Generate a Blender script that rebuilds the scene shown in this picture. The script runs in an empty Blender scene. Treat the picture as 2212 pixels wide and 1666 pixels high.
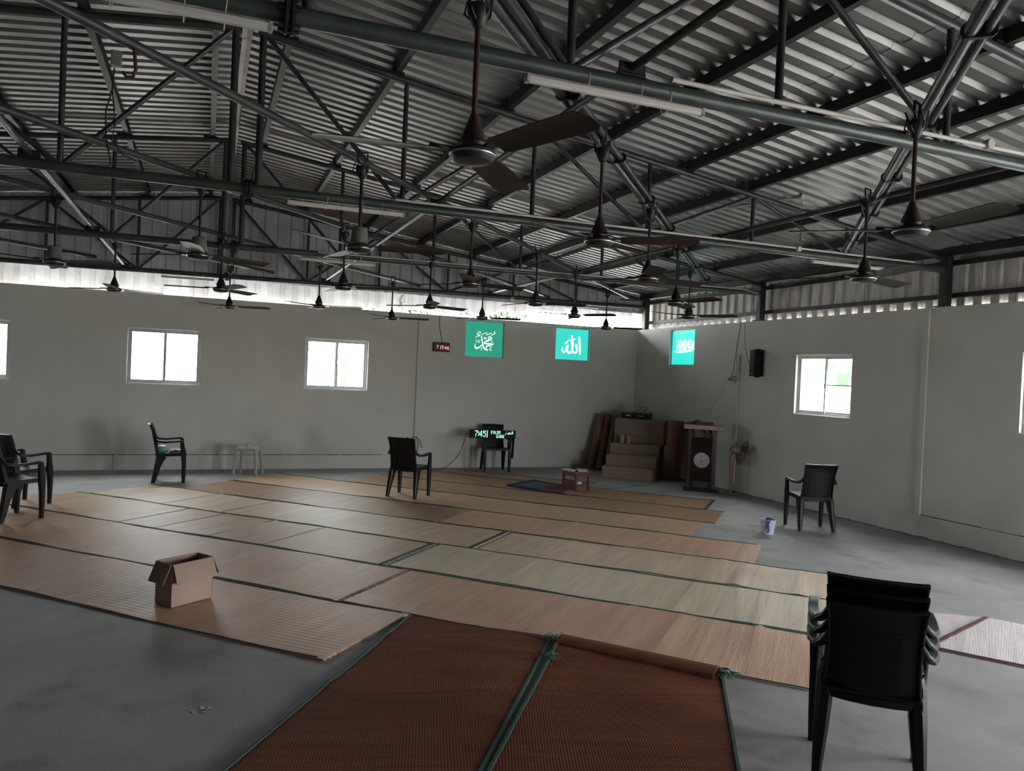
import bpy, bmesh, math, random
from mathutils import Vector, Matrix
random.seed(7)
S = bpy.context.scene
COL = S.collection
PI = math.pi

# ------------------------------------------------------------------ camera
cam = bpy.data.cameras.new('camera')
cam.sensor_width = 36.0
cam.lens = 1606.9 * 36.0 / 2212.0
cam.clip_start = 0.05
cam.clip_end = 300
camo = bpy.data.objects.new('camera', cam)
COL.objects.link(camo)
YAW, PITCH, ROLL = 0.3902, -0.0133, -0.0440
_f = Vector((math.sin(YAW) * math.cos(PITCH), math.cos(YAW) * math.cos(PITCH), math.sin(PITCH)))
_r = Vector((math.cos(YAW), -math.sin(YAW), 0))
_u = _r.cross(_f)
_c, _s = math.cos(ROLL), math.sin(ROLL)
_r2 = _r * _c - _u * _s
_u2 = _r * _s + _u * _c
M = Matrix((( _r2.x, _u2.x, -_f.x, 0), (_r2.y, _u2.y, -_f.y, 0), (_r2.z, _u2.z, -_f.z, 1.72), (0, 0, 0, 1)))
camo.matrix_world = M
S.camera = camo

# ------------------------------------------------------------------ world, exposure
W = bpy.data.worlds.new('overcast_sky')
S.world = W
W.use_nodes = True
nt = W.node_tree
bg = nt.nodes['Background']
tc = nt.nodes.new('ShaderNodeTexCoord')
sp = nt.nodes.new('ShaderNodeSeparateXYZ')
mr = nt.nodes.new('ShaderNodeMapRange')
mr.inputs['From Min'].default_value = -0.1
mr.inputs['From Max'].default_value = 0.9
mr.inputs['To Min'].default_value = 0.75
mr.inputs['To Max'].default_value = 1.25
mc = nt.nodes.new('ShaderNodeVectorMath'); mc.operation = 'SCALE'
mc.inputs[0].default_value = (0.955, 0.97, 1.0)
nt.links.new(tc.outputs['Generated'], sp.inputs[0])
nt.links.new(sp.outputs['Z'], mr.inputs['Value'])
nt.links.new(mr.outputs[0], mc.inputs['Scale'])
nt.links.new(mc.outputs[0], bg.inputs['Color'])
bg.inputs['Strength'].default_value = 9.0
S.view_settings.view_transform = 'Standard'
S.view_settings.look = 'None'
S.view_settings.gamma = 1.0
S.view_settings.use_curve_mapping = False
S.view_settings.exposure = 1.6
try:
    S.cycles.use_denoising = True
    S.cycles.diffuse_bounces = 6
    S.cycles.max_bounces = 14
    S.cycles.transparent_max_bounces = 12
    S.cycles.sample_clamp_indirect = 8.0
    S.cycles.caustics_reflective = False
    S.cycles.caustics_refractive = False
except Exception:
    pass

def portal(loc, rot, sx, sy):
    l = bpy.data.lights.new('daylight_portal', 'AREA')
    l.shape = 'RECTANGLE'; l.size = sx; l.size_y = sy
    l.cycles.is_portal = True
    o = bpy.data.objects.new('daylight_portal', l)
    o.location = loc; o.rotation_euler = rot
    COL.objects.link(o)

# room numbers
D = 12.872     # inner face of the back wall (y)
R = 7.954      # inner face of the right wall (x)
LX = -7.5      # inner face of the left wall
FY = -3.4      # inner face of the wall behind the camera
WH = 2.746     # masonry wall height
XR = 0.22      # ridge x
Z0 = 4.44      # sheet height at the ridge
SL = 0.13      # roof slope
TH = 0.16

# daylight openings: (x or y range, z range)
BACK_WIN = [(-3.72, -2.67), (-1.14, -0.09), (1.52, 2.58), (-6.3, -5.25)]
RIGHT_WIN = [(7.46, 8.48), (4.20, 5.22), (2.0, 3.0)]
SIGN_BACK = [(4.34, 5.10, 2.03, 2.70), (6.16, 6.90, 2.06, 2.69)]
SIGN_RIGHT = (10.95, 11.72, 2.04, 2.69)
DOOR_R = (-2.2, 1.2)
DOOR_F = (5.2, 6.4)
WZ = (1.35, 2.205)
for a, b in BACK_WIN:
    portal(((a + b) / 2, D + TH + .02, sum(WZ) / 2), (PI / 2, 0, PI), b - a, WZ[1] - WZ[0])
for a, b in RIGHT_WIN:
    portal((R + TH + .02, (a + b) / 2, sum(WZ) / 2), (PI / 2, 0, PI / 2), b - a, WZ[1] - WZ[0])
portal((R + TH + .02, sum(DOOR_R) / 2, 1.05), (PI / 2, 0, PI / 2), DOOR_R[1] - DOOR_R[0], 2.1)
portal((sum(DOOR_F) / 2, FY - TH - .02, 1.05), (PI / 2, 0, 0), DOOR_F[1] - DOOR_F[0], 2.1)

# ------------------------------------------------------------------ materials
def mat(name, col=(.5, .5, .5), rough=.5, metal=0.0, spec=.5, emit=None, es=0.0, coat=0.0):
    m = bpy.data.materials.new(name)
    m.use_nodes = True
    b = m.node_tree.nodes['Principled BSDF']
    b.inputs['Base Color'].default_value = (*col, 1)
    b.inputs['Roughness'].default_value = rough
    b.inputs['Metallic'].default_value = metal
    b.inputs['Specular IOR Level'].default_value = spec
    b.inputs['Coat Weight'].default_value = coat
    if emit:
        b.inputs['Emission Color'].default_value = (*emit, 1)
        b.inputs['Emission Strength'].default_value = es
    return m

def N(m, t, **kw):
    n = m.node_tree.nodes.new(t)
    for k, v in kw.items():
        if hasattr(n, k): setattr(n, k, v)
        else: n.inputs[k].default_value = v
    return n

def L(m, a, b):
    m.node_tree.links.new(a, b)

def noisy(name, c1, c2, scale=4, detail=6, rough=.7, bump=.1, bscale=None, stretch=(1, 1, 1), lo=.35, hi=.65, metal=0, c3=None, s3=20, spec=.5, rvar=None, coord='Object', bdist=.01):
    m = mat(name, c1, rough, metal, spec)
    b = m.node_tree.nodes['Principled BSDF']
    t = N(m, 'ShaderNodeTexCoord'); mp = N(m, 'ShaderNodeMapping')
    mp.inputs['Scale'].default_value = stretch
    L(m, t.outputs[coord], mp.inputs[0])
    n = N(m, 'ShaderNodeTexNoise', Scale=scale, Detail=detail)
    L(m, mp.outputs[0], n.inputs['Vector'])
    r = N(m, 'ShaderNodeValToRGB')
    r.color_ramp.elements[0].position = lo; r.color_ramp.elements[1].position = hi
    r.color_ramp.elements[0].color = (*c1, 1); r.color_ramp.elements[1].color = (*c2, 1)
    L(m, n.outputs['Fac'], r.inputs[0])
    out = r.outputs[0]
    if c3:
        n3 = N(m, 'ShaderNodeTexNoise', Scale=s3, Detail=8)
        L(m, mp.outputs[0], n3.inputs['Vector'])
        r3 = N(m, 'ShaderNodeValToRGB')
        r3.color_ramp.elements[0].position = .52; r3.color_ramp.elements[1].position = .75
        r3.color_ramp.elements[0].color = (0, 0, 0, 1); r3.color_ramp.elements[1].color = (.8, .8, .8, 1)
        L(m, n3.outputs['Fac'], r3.inputs[0])
        mx = N(m, 'ShaderNodeMix', data_type='RGBA')
        L(m, r3.outputs[0], mx.inputs['Factor']); L(m, out, mx.inputs['A'])
        mx.inputs['B'].default_value = (*c3, 1)
        out = mx.outputs['Result']
    L(m, out, b.inputs['Base Color'])
    if bump:
        n2 = N(m, 'ShaderNodeTexNoise', Scale=bscale or scale * 8, Detail=5)
        L(m, mp.outputs[0], n2.inputs['Vector'])
        bp = N(m, 'ShaderNodeBump', Strength=bump, Distance=bdist)
        L(m, n2.outputs['Fac'], bp.inputs['Height']); L(m, bp.outputs[0], b.inputs['Normal'])
    if rvar:
        mrr = N(m, 'ShaderNodeMapRange'); mrr.inputs['To Min'].default_value = rvar[0]; mrr.inputs['To Max'].default_value = rvar[1]
        L(m, n.outputs['Fac'], mrr.inputs['Value']); L(m, mrr.outputs[0], b.inputs['Roughness'])
    return m

M_wall = noisy('white_plaster', (.66, .65, .61), (.72, .71, .67), 1.6, 5, .85, .15, 40)
M_crack = mat('dark_joint', (.10, .095, .085), .9)
M_floor = noisy('concrete_floor', (.32, .31, .295), (.47, .465, .455), .9, 14, .75, .22, 45, c3=(.24, .215, .19), s3=2.3, rvar=(.55, .85), bdist=.006)
M_sheet = noisy('galvanised_sheet', (.20, .20, .20), (.27, .265, .265), 2.2, 4, .42, 0, metal=.5, rvar=(.3, .46))
M_sheetv = noisy('painted_cladding_sheet', (.36, .36, .375), (.46, .46, .475), 2.0, 5, .5, 0, metal=.25, c3=(.26, .25, .24), s3=3)
M_pipe = noisy('grey_green_pipe_paint', (.046, .060, .058), (.068, .086, .082), 6, 5, .38, .05, 60, metal=.25)
M_web = noisy('grey_web_pipe_paint', (.040, .047, .047), (.07, .078, .078), 7, 5, .4, .05, 60, metal=.3)
M_purlin = noisy('dark_purlin_paint', (.016, .016, .016), (.026, .026, .026), 5, 5, .5, .05, 50, metal=.2)
M_white = noisy('white_plastic', (.62, .60, .57), (.70, .68, .65), 4, 4, .45, 0)
M_pvc = noisy('pvc_conduit', (.55, .52, .50), (.63, .60, .57), 5, 4, .5, 0)
M_foam = noisy('white_ridge_foil', (.62, .62, .60), (.78, .78, .76), 6, 5, .6, .4, 20)
M_rust = noisy('brown_fan_enamel', (.040, .020, .019), (.060, .031, .029), 12, 5, .45, 0)
M_fan = noisy('dark_fan_enamel', (.012, .009, .009), (.020, .015, .014), 12, 5, .5, 0)
M_blade = noisy('dark_brown_blade', (.016, .011, .010), (.026, .018, .016), 12, 5, .5, 0, spec=.3)
M_chrome = mat('dull_chrome', (.5, .5, .5), .25, .9)
M_black = noisy('black_plastic', (.003, .003, .004), (.005, .005, .006), 10, 4, .45, .05, 120, spec=.25)
M_darkch = noisy('dark_brown_plastic', (.008, .007, .008), (.012, .010, .011), 10, 4, .42, .05, 120, spec=.3)
M_green = noisy('dark_green_plastic', (.004, .014, .009), (.007, .020, .013), 10, 4, .45, .05, 100, spec=.3)
M_alu = mat('white_aluminium', (.42, .43, .45), .4, .3)
M_frost = noisy('frosted_pane', (.02, .02, .02), (.02, .02, .02), 3, 3, .5, 0)
M_ply = noisy('plywood', (.34, .25, .20), (.40, .30, .24), 3, 6, .7, .08, 40, stretch=(1, 1, 6))
M_card = noisy('cardboard', (.34, .24, .19), (.42, .30, .24), 3, 6, .8, .08, 60)
M_cardd = noisy('cardboard_inside', (.26, .18, .145), (.31, .22, .18), 3, 6, .85, .08, 60)
M_redwood = noisy('red_wood', (.11, .030, .024), (.16, .045, .035), 8, 5, .4, .05, 60, stretch=(1, 1, 4))
M_paper = mat('paper', (.62, .60, .56), .8)
M_cable = mat('black_cable', (.012, .012, .012), .5)
M_greyc = mat('grey_cable', (.12, .12, .11), .6)
M_stool = noisy('grey_white_plastic', (.36, .36, .34), (.44, .44, .42), 8, 4, .45, .05, 80)
M_bucket = mat('white_bucket_plastic', (.62, .63, .75), .35)
M_blue = mat('blue_plastic', (.03, .05, .32), .4)
M_mint = mat('mint_plastic', (.30, .52, .44), .4)
M_cloth = noisy('dark_cloth', (.015, .017, .015), (.03, .032, .028), 20, 5, .9, .3, 90)
M_leaf = noisy('green_leaf', (.012, .034, .004), (.030, .065, .012), 6, 4, .6, 0, spec=.1)
M_acryl = mat('black_acrylic', (.008, .008, .010), .12)
M_stone = noisy('pale_laminate', (.26, .22, .21), (.38, .33, .31), 14, 6, .5, .1, 40)
M_brown = noisy('brown_fan_plastic', (.26, .15, .12), (.32, .19, .15), 8, 4, .45, 0)
M_grey = mat('grey_plastic', (.20, .20, .20), .4)
M_redbook = mat('red_book_cloth', (.12, .012, .016), .6)
M_steelamp = mat('black_amplifier_case', (.012, .012, .016), .4)
M_trans = noisy('clear_plastic', (.45, .46, .46), (.55, .56, .56), 9, 3, .3, 0)

def glass(name, tint=(.93, .96, .95), g=.08):
    m = bpy.data.materials.new(name); m.use_nodes = True
    n = m.node_tree; n.nodes.clear()
    o = n.nodes.new('ShaderNodeOutputMaterial'); t = n.nodes.new('ShaderNodeBsdfTransparent'); gl = n.nodes.new('ShaderNodeBsdfGlossy')
    t.inputs[0].default_value = (*tint, 1); gl.inputs['Roughness'].default_value = .03
    x = n.nodes.new('ShaderNodeMixShader'); x.inputs[0].default_value = g
    n.links.new(t.outputs[0], x.inputs[1]); n.links.new(gl.outputs[0], x.inputs[2]); n.links.new(x.outputs[0], o.inputs[0])
    return m
M_glass = glass('window_glass')

M_frost.node_tree.nodes.clear()
_n = M_frost.node_tree
_o = _n.nodes.new('ShaderNodeOutputMaterial'); _t = _n.nodes.new('ShaderNodeBsdfTranslucent'); _tc = _n.nodes.new('ShaderNodeTexCoord')
_no = _n.nodes.new('ShaderNodeTexNoise'); _no.inputs['Scale'].default_value = 2.5
_ra = _n.nodes.new('ShaderNodeValToRGB'); _ra.color_ramp.elements[0].position = .35; _ra.color_ramp.elements[1].position = .7
_ra.color_ramp.elements[0].color = (.20, .24, .20, 1); _ra.color_ramp.elements[1].color = (.62, .68, .62, 1)
_n.links.new(_tc.outputs['Object'], _no.inputs['Vector']); _n.links.new(_no.outputs['Fac'], _ra.inputs[0]); _n.links.new(_ra.outputs[0], _t.inputs[0]); _n.links.new(_t.outputs[0], _o.inputs[0])

def emis(name, col, s, noise=None):
    m = mat(name, (.02, .02, .02), .5, 0, .3, col, s)
    if noise:
        b = m.node_tree.nodes['Principled BSDF']
        t = N(m, 'ShaderNodeTexCoord'); n = N(m, 'ShaderNodeTexNoise', Scale=1.2, Detail=2)
        r = N(m, 'ShaderNodeValToRGB'); r.color_ramp.elements[0].color = (*col, 1); r.color_ramp.elements[1].color = (*noise, 1)
        L(m, t.outputs['Object'], n.inputs['Vector']); L(m, n.outputs['Fac'], r.inputs[0]); L(m, r.outputs[0], b.inputs['Emission Color'])
    return m
EXP = 2 ** S.view_settings.exposure
M_sgA = emis('green_backlit_film', (.014, .30, .19), 1.0 / EXP, (.026, .38, .25))
M_sgB = emis('teal_backlit_film', (.030, .66, .55), 1.0 / EXP, (.06, .80, .70))
M_sgC = emis('cyan_backlit_film', (.02, .80, .70), 1.0 / EXP, (.04, .90, .80))
M_sgW = emis('white_backlit_letters', (.85, .93, .92), 1.1 / EXP)
M_led = emis('mint_led', (.45, 1.0, .82), 1.6 / EXP)
M_ledr = emis('red_led', (1.0, .30, .25), 1.8 / EXP)
M_ledg = mat('dark_green_led_face', (.002, .010, .007), .5, 0, .2)
M_redf = mat('dark_red_clock_face', (.02, .006, .008), .4, 0, .3)

def woven(name, base, alt, dark, sx=60.0, sy=5.0, wave=70.0, rough=.44, across=True, spec=.30, streak=.55, line=.87, gain=1.38):
    """reed mat: fine reeds along local y with streaks, thread lines along x"""
    m = mat(name, base, rough, 0, spec)
    b = m.node_tree.nodes['Principled BSDF']
    t = N(m, 'ShaderNodeTexCoord'); mp = N(m, 'ShaderNodeMapping')
    mp.inputs['Scale'].default_value = (1, .06, 1) if across else (.06, 1, 1)
    L(m, t.outputs['Object'], mp.inputs[0])
    n1 = N(m, 'ShaderNodeTexNoise', Scale=sx * .5, Detail=6)
    L(m, mp.outputs[0], n1.inputs['Vector'])
    r1 = N(m, 'ShaderNodeValToRGB')
    r1.color_ramp.elements[0].position = .3; r1.color_ramp.elements[1].position = .72
    r1.color_ramp.elements[0].color = (*alt, 1); r1.color_ramp.elements[1].color = (*base, 1)
    L(m, n1.outputs['Fac'], r1.inputs[0])
    n2 = N(m, 'ShaderNodeTexNoise', Scale=1.3, Detail=5)
    L(m, t.outputs['Object'], n2.inputs['Vector'])
    mx = N(m, 'ShaderNodeMix', data_type='RGBA')
    r2 = N(m, 'ShaderNodeMapRange'); r2.inputs['From Min'].default_value = .45; r2.inputs['From Max'].default_value = .8
    r2.inputs['To Max'].default_value = .75
    L(m, n2.outputs['Fac'], r2.inputs['Value']); L(m, r2.outputs[0], mx.inputs['Factor'])
    L(m, r1.outputs[0], mx.inputs['A']); mx.inputs['B'].default_value = (*dark, 1)
    # thread lines
    sep = N(m, 'ShaderNodeSeparateXYZ'); L(m, t.outputs['Object'], sep.inputs[0])
    mu = N(m, 'ShaderNodeMath', operation='MULTIPLY'); mu.inputs[1].default_value = wave * 2
    L(m, sep.outputs['Y' if across else 'X'], mu.inputs[0])
    si = N(m, 'ShaderNodeMath', operation='SINE'); L(m, mu.outputs[0], si.inputs[0])
    mu2 = N(m, 'ShaderNodeMath', operation='MULTIPLY'); mu2.inputs[1].default_value = 700
    L(m, sep.outputs['X' if across else 'Y'], mu2.inputs[0])
    si2 = N(m, 'ShaderNodeMath', operation='SINE'); L(m, mu2.outputs[0], si2.inputs[0])
    r3 = N(m, 'ShaderNodeMapRange'); r3.inputs['From Min'].default_value = .55; r3.inputs['From Max'].default_value = 1
    r3.inputs['To Min'].default_value = 1; r3.inputs['To Max'].default_value = line
    L(m, si.outputs[0], r3.inputs['Value'])
    vm = N(m, 'ShaderNodeVectorMath', operation='SCALE')
    L(m, mx.outputs['Result'], vm.inputs[0]); L(m, r3.outputs[0], vm.inputs['Scale'])
    mp5 = N(m, 'ShaderNodeMapping'); mp5.inputs['Scale'].default_value = (1, .10, 1) if across else (.10, 1, 1)
    L(m, t.outputs['Object'], mp5.inputs[0])
    n5 = N(m, 'ShaderNodeTexNoise', Scale=9.0, Detail=7); n5.inputs['Distortion'].default_value = .6
    L(m, mp5.outputs[0], n5.inputs['Vector'])
    r5 = N(m, 'ShaderNodeMapRange'); r5.inputs['From Min'].default_value = .3; r5.inputs['From Max'].default_value = .75
    r5.inputs['To Min'].default_value = gain; r5.inputs['To Max'].default_value = gain - .5 * streak
    L(m, n5.outputs['Fac'], r5.inputs['Value'])
    vm2 = N(m, 'ShaderNodeVectorMath', operation='SCALE'); L(m, vm.outputs[0], vm2.inputs[0]); L(m, r5.outputs[0], vm2.inputs['Scale'])
    L(m, vm2.outputs[0], b.inputs['Base Color'])
    ad = N(m, 'ShaderNodeMath', operation='ADD'); L(m, si.outputs[0], ad.inputs[0]); L(m, si2.outputs[0], ad.inputs[1])
    ad2 = N(m, 'ShaderNodeMath', operation='MULTIPLY_ADD'); ad2.inputs[1].default_value = 6.0
    L(m, n1.outputs['Fac'], ad2.inputs[0]); L(m, ad.outputs[0], ad2.inputs[2])
    bp = N(m, 'ShaderNodeBump', Strength=.25, Distance=.002)
    L(m, ad2.outputs[0], bp.inputs['Height'])
    bp2 = N(m, 'ShaderNodeBump', Strength=.45, Distance=.02)
    L(m, n5.outputs['Fac'], bp2.inputs['Height']); L(m, bp.outputs[0], bp2.inputs['Normal']); L(m, bp2.outputs[0], b.inputs['Normal'])
    return m
M_matTan = woven('tan_reed_mat', (.55, .355, .215), (.46, .295, .18), (.42, .26, .16))
M_matPink = woven('pinkish_reed_mat', (.60, .36, .235), (.51, .30, .195), (.48, .27, .17))
M_matPale = woven('pale_reed_mat', (.64, .475, .325), (.54, .39, .265), (.51, .35, .235))
M_matGrn = woven('pale_green_reed_mat', (.64, .53, .38), (.54, .44, .31), (.51, .40, .28))
M_matBr = woven('brown_orange_reed_mat', (.36, .22, .13), (.30, .18, .11), (.27, .15, .09))
M_rugBr = woven('russet_carpet_mat', (.25, .078, .038), (.19, .058, .030), (.14, .042, .022), across=False, wave=220, rough=.75, spec=.12, line=.88, gain=1.12)
M_matWh = woven('white_plastic_woven_mat', (.62, .55, .55), (.52, .45, .45), (.52, .45, .42), wave=90, rough=.5, streak=.2)
M_bind = mat('teal_binding', (.02, .085, .075), .7)
M_bindg = mat('green_binding', (.03, .09, .05), .7)
M_bindr = mat('maroon_binding', (.14, .03, .04), .7)
M_bindd = mat('dark_binding', (.03, .04, .04), .7)
M_thread = mat('pale_threads', (.45, .55, .48), .8)
M_pray = noisy('blue_prayer_rug', (.020, .020, .10), (.035, .035, .15), 18, 5, .95, .3, 80)
M_prayin = noisy('grey_blue_rug_field', (.045, .055, .12), (.07, .08, .15), 22, 5, .95, .3, 80)
M_prayr = noisy('red_prayer_rug', (.16, .012, .03), (.22, .02, .045), 18, 5, .95, .3, 80)
M_roll = woven('rolled_reed_mat', (.30, .155, .115), (.24, .12, .09), (.22, .10, .075), across=False, wave=60, gain=1.12)
M_roll2 = woven('rolled_brown_reed_mat', (.34, .19, .12), (.28, .155, .10), (.24, .13, .08), across=False, wave=60, gain=1.12)

# ------------------------------------------------------------------ mesh helpers
def tag(o, label=None, cat=None, group=None, kind=None):
    if label: o['label'] = label
    if cat: o['category'] = cat
    if group: o['group'] = group
    if kind: o['kind'] = kind
    return o

def obj(name, bm, m, parent=None, smooth=False, loc=None, rot=None):
    bmesh.ops.recalc_face_normals(bm, faces=bm.faces)
    me = bpy.data.meshes.new(name)
    bm.to_mesh(me); bm.free()
    if smooth:
        for p in me.polygons: p.use_smooth = True
        try: me.set_sharp_from_angle(angle=math.radians(38))
        except Exception: pass
    me.materials.append(m)
    o = bpy.data.objects.new(name, me)
    COL.objects.link(o)
    if parent: o.parent = parent
    if loc: o.location = loc
    if rot: o.rotation_euler = rot
    return o

def thing(name, label, cat, loc=(0, 0, 0), rz=0, group=None, rot=None):
    o = bpy.data.objects.new(name, None)
    COL.objects.link(o)
    o.location = loc; o.rotation_euler = rot or (0, 0, rz)
    o.empty_display_size = .1
    return tag(o, label, cat, group)

def struct(name, bm, m, smooth=False):
    return tag(obj(name, bm, m, None, smooth), kind='structure')

def dup(root, loc=None, rz=None, label=None, group=None):
    r = root.copy(); COL.objects.link(r)
    if loc is not None: r.location = loc
    if rz is not None: r.rotation_euler = (0, 0, rz)
    if label: r['label'] = label
    if group: r['group'] = group
    for ch in list(root.children):
        c = ch.copy(); COL.objects.link(c); c.parent = r
        for g in list(ch.children):
            d = g.copy(); COL.objects.link(d); d.parent = c
    return r

def box(bm, x0, x1, y0, y1, z0, z1, bevel=0, mtx=None):
    vs = [bm.verts.new((x, y, z)) for x in (x0, x1) for y in (y0, y1) for z in (z0, z1)]
    fs = [bm.faces.new([vs[i] for i in q]) for q in ((0, 1, 3, 2), (4, 6, 7, 5), (0, 4, 5, 1), (2, 3, 7, 6), (0, 2, 6, 4), (1, 5, 7, 3))]
    if bevel:
        ed = list({e for f in fs for e in f.edges})
        r = bmesh.ops.bevel(bm, geom=ed, offset=bevel, segments=2, affect='EDGES', profile=.5)
        vs = list({v for f in r['faces'] for v in f.verts} | {v for v in vs if v.is_valid})
    if mtx is not None:
        for v in vs: v.co = mtx @ v.co
    return vs

def frame_from(d, up=Vector((0, 0, 1))):
    d = d.normalized()
    if abs(d.dot(up)) > .98: up = Vector((0, 1, 0))
    s = d.cross(up).normalized()
    return s, s.cross(d).normalized()

def tube(bm, pts, r, seg=10, cap=True, up=Vector((0, 0, 1))):
    pts = [Vector(p) for p in pts]
    rs = r if isinstance(r, (list, tuple)) else [r] * len(pts)
    rings = []
    for i, p in enumerate(pts):
        d = (pts[min(i + 1, len(pts) - 1)] - pts[max(i - 1, 0)])
        s, u = frame_from(d, up)
        rings.append([bm.verts.new(p + (s * math.cos(a) + u * math.sin(a)) * rs[i]) for a in [2 * PI * k / seg for k in range(seg)]])
    for a, b in zip(rings, rings[1:]):
        for k in range(seg):
            bm.faces.new((a[k], a[(k + 1) % seg], b[(k + 1) % seg], b[k]))
    if cap:
        bm.faces.new(rings[0][::-1]); bm.faces.new(rings[-1])

def sweep(bm, pts, sizes, up=Vector((0, 0, 1)), ups=None, c=.25):
    """rounded rectangular section (w along side, h along up) swept through pts"""
    pts = [Vector(p) for p in pts]
    rings = []
    for i, p in enumerate(pts):
        d = (pts[min(i + 1, len(pts) - 1)] - pts[max(i - 1, 0)])
        s, u = frame_from(d, ups[i] if ups else up)
        w, h = sizes[i][0] / 2, sizes[i][1] / 2
        cc = min(w, h) * c * 2
        sec = [(w, h - cc), (w - cc, h), (-w + cc, h), (-w, h - cc), (-w, -h + cc), (-w + cc, -h), (w - cc, -h), (w, -h + cc)]
        rings.append([bm.verts.new(p + s * a + u * b) for a, b in sec])
    n = 8
    for a, b in zip(rings, rings[1:]):
        for k in range(n):
            bm.faces.new((a[k], a[(k + 1) % n], b[(k + 1) % n], b[k]))
    bm.faces.new(rings[0][::-1]); bm.faces.new(rings[-1])

def lathe(bm, prof, seg=24, cx=0, cy=0, cz=0, mtx=None):
    rings = []
    for r, z in prof:
        ring = []
        for k in range(seg):
            v = Vector((r * math.cos(2 * PI * k / seg), r * math.sin(2 * PI * k / seg), z))
            if mtx is not None: v = mtx @ v
            ring.append(bm.verts.new(v + Vector((cx, cy, cz))))
        rings.append(ring)
    for a, b in zip(rings, rings[1:]):
        for k in range(seg):
            bm.faces.new((a[k], a[(k + 1) % seg], b[(k + 1) % seg], b[k]))
    bm.faces.new(rings[0][::-1]); bm.faces.new(rings[-1])

def grid(bm, nx, ny, fn, thick=0):
    v = [[bm.verts.new(fn(i / nx, j / ny)) for j in range(ny + 1)] for i in range(nx + 1)]
    for i in range(nx):
        for j in range(ny):
            bm.faces.new((v[i][j], v[i + 1][j], v[i + 1][j + 1], v[i][j + 1]))
    return v

def shell(bm, nx, ny, fn, th):
    """closed slab: fn(s,t)->(point, normal)"""
    a = [[None] * (ny + 1) for _ in range(nx + 1)]; b = [[None] * (ny + 1) for _ in range(nx + 1)]
    for i in range(nx + 1):
        for j in range(ny + 1):
            p, n = fn(i / nx, j / ny)
            a[i][j] = bm.verts.new(p + n * th / 2); b[i][j] = bm.verts.new(p - n * th / 2)
    for i in range(nx):
        for j in range(ny):
            bm.faces.new((a[i][j], a[i + 1][j], a[i + 1][j + 1], a[i][j + 1]))
            bm.faces.new((b[i][j], b[i][j + 1], b[i + 1][j + 1], b[i + 1][j]))
    for i in range(nx):
        bm.faces.new((a[i][0], b[i][0], b[i + 1][0], a[i + 1][0])); bm.faces.new((a[i][ny], a[i + 1][ny], b[i + 1][ny], b[i][ny]))
    for j in range(ny):
        bm.faces.new((a[0][j], a[0][j + 1], b[0][j + 1], b[0][j])); bm.faces.new((a[nx][j], b[nx][j], b[nx][j + 1], a[nx][j + 1]))

def nb(): return bmesh.new()

# ------------------------------------------------------------------ shell of the hall
M_rear = noisy('fill_cutting_dark_plaster', (.13, .125, .12), (.19, .185, .175), 1.5, 6, .9, .2, 40)  # unseen front and left walls: tone made dark to cut bounced fill light
def wall(name, axis, pos, out, a0, a1, holes, top=WH):
    """wall slab with rectangular holes; axis 'x' = runs along x at y=pos; out = +1/-1 outward"""
    bm = nb()
    xs = sorted({a0, a1} | {h[0] for h in holes} | {h[1] for h in holes})
    zs = sorted({0.0, top} | {h[2] for h in holes} | {h[3] for h in holes})
    def P(a, d, z): return (a, pos + out * d, z) if axis == 'x' else (pos + out * d, a, z)
    def hole(a, b, c, d):
        return any(h[0] - 1e-6 <= a and b <= h[1] + 1e-6 and h[2] - 1e-6 <= c and d <= h[3] + 1e-6 for h in holes)
    solid = {}
    for i in range(len(xs) - 1):
        for j in range(len(zs) - 1):
            solid[i, j] = not hole(xs[i], xs[i + 1], zs[j], zs[j + 1])
    def q(*p): bm.faces.new([bm.verts.new(v) for v in p])
    for (i, j), s in solid.items():
        if not s: continue
        a, b, c, d = xs[i], xs[i + 1], zs[j], zs[j + 1]
        q(P(a, 0, c), P(b, 0, c), P(b, 0, d), P(a, 0, d)); q(P(a, TH, c), P(b, TH, c), P(b, TH, d), P(a, TH, d))
        if not solid.get((i - 1, j)): q(P(a, 0, c), P(a, TH, c), P(a, TH, d), P(a, 0, d))
        if not solid.get((i + 1, j)): q(P(b, 0, c), P(b, TH, c), P(b, TH, d), P(b, 0, d))
        if not solid.get((i, j - 1)): q(P(a, 0, c), P(b, 0, c), P(b, TH, c), P(a, TH, c))
        if not solid.get((i, j + 1)): q(P(a, 0, d), P(b, 0, d), P(b, TH, d), P(a, TH, d))
    bmesh.ops.remove_doubles(bm, verts=bm.verts, dist=1e-5)
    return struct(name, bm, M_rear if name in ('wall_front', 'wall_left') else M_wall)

bm = nb(); box(bm, LX - .3, R + .3, FY - .3, D + .3, -.12, 0); struct('floor', bm, M_floor)
wall('wall_back', 'x', D, 1, LX - TH, R + TH, [(a, b, *WZ) for a, b in BACK_WIN] + SIGN_BACK)
wall('wall_right', 'y', R, 1, FY - TH, D, [(a, b, *WZ) for a, b in RIGHT_WIN] + [SIGN_RIGHT, (DOOR_R[0], DOOR_R[1], 0, 2.1)])
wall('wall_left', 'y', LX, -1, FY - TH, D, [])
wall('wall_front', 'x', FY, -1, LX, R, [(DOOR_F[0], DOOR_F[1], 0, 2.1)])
# ground outside
bm = nb(); box(bm, -60, 60, -60, 60, -.30, -.14)
tag(obj('ground', bm, noisy('pale_yard_soil', (.42, .40, .36), (.5, .48, .43), .8, 6, .9, 0)), kind='structure')
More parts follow.
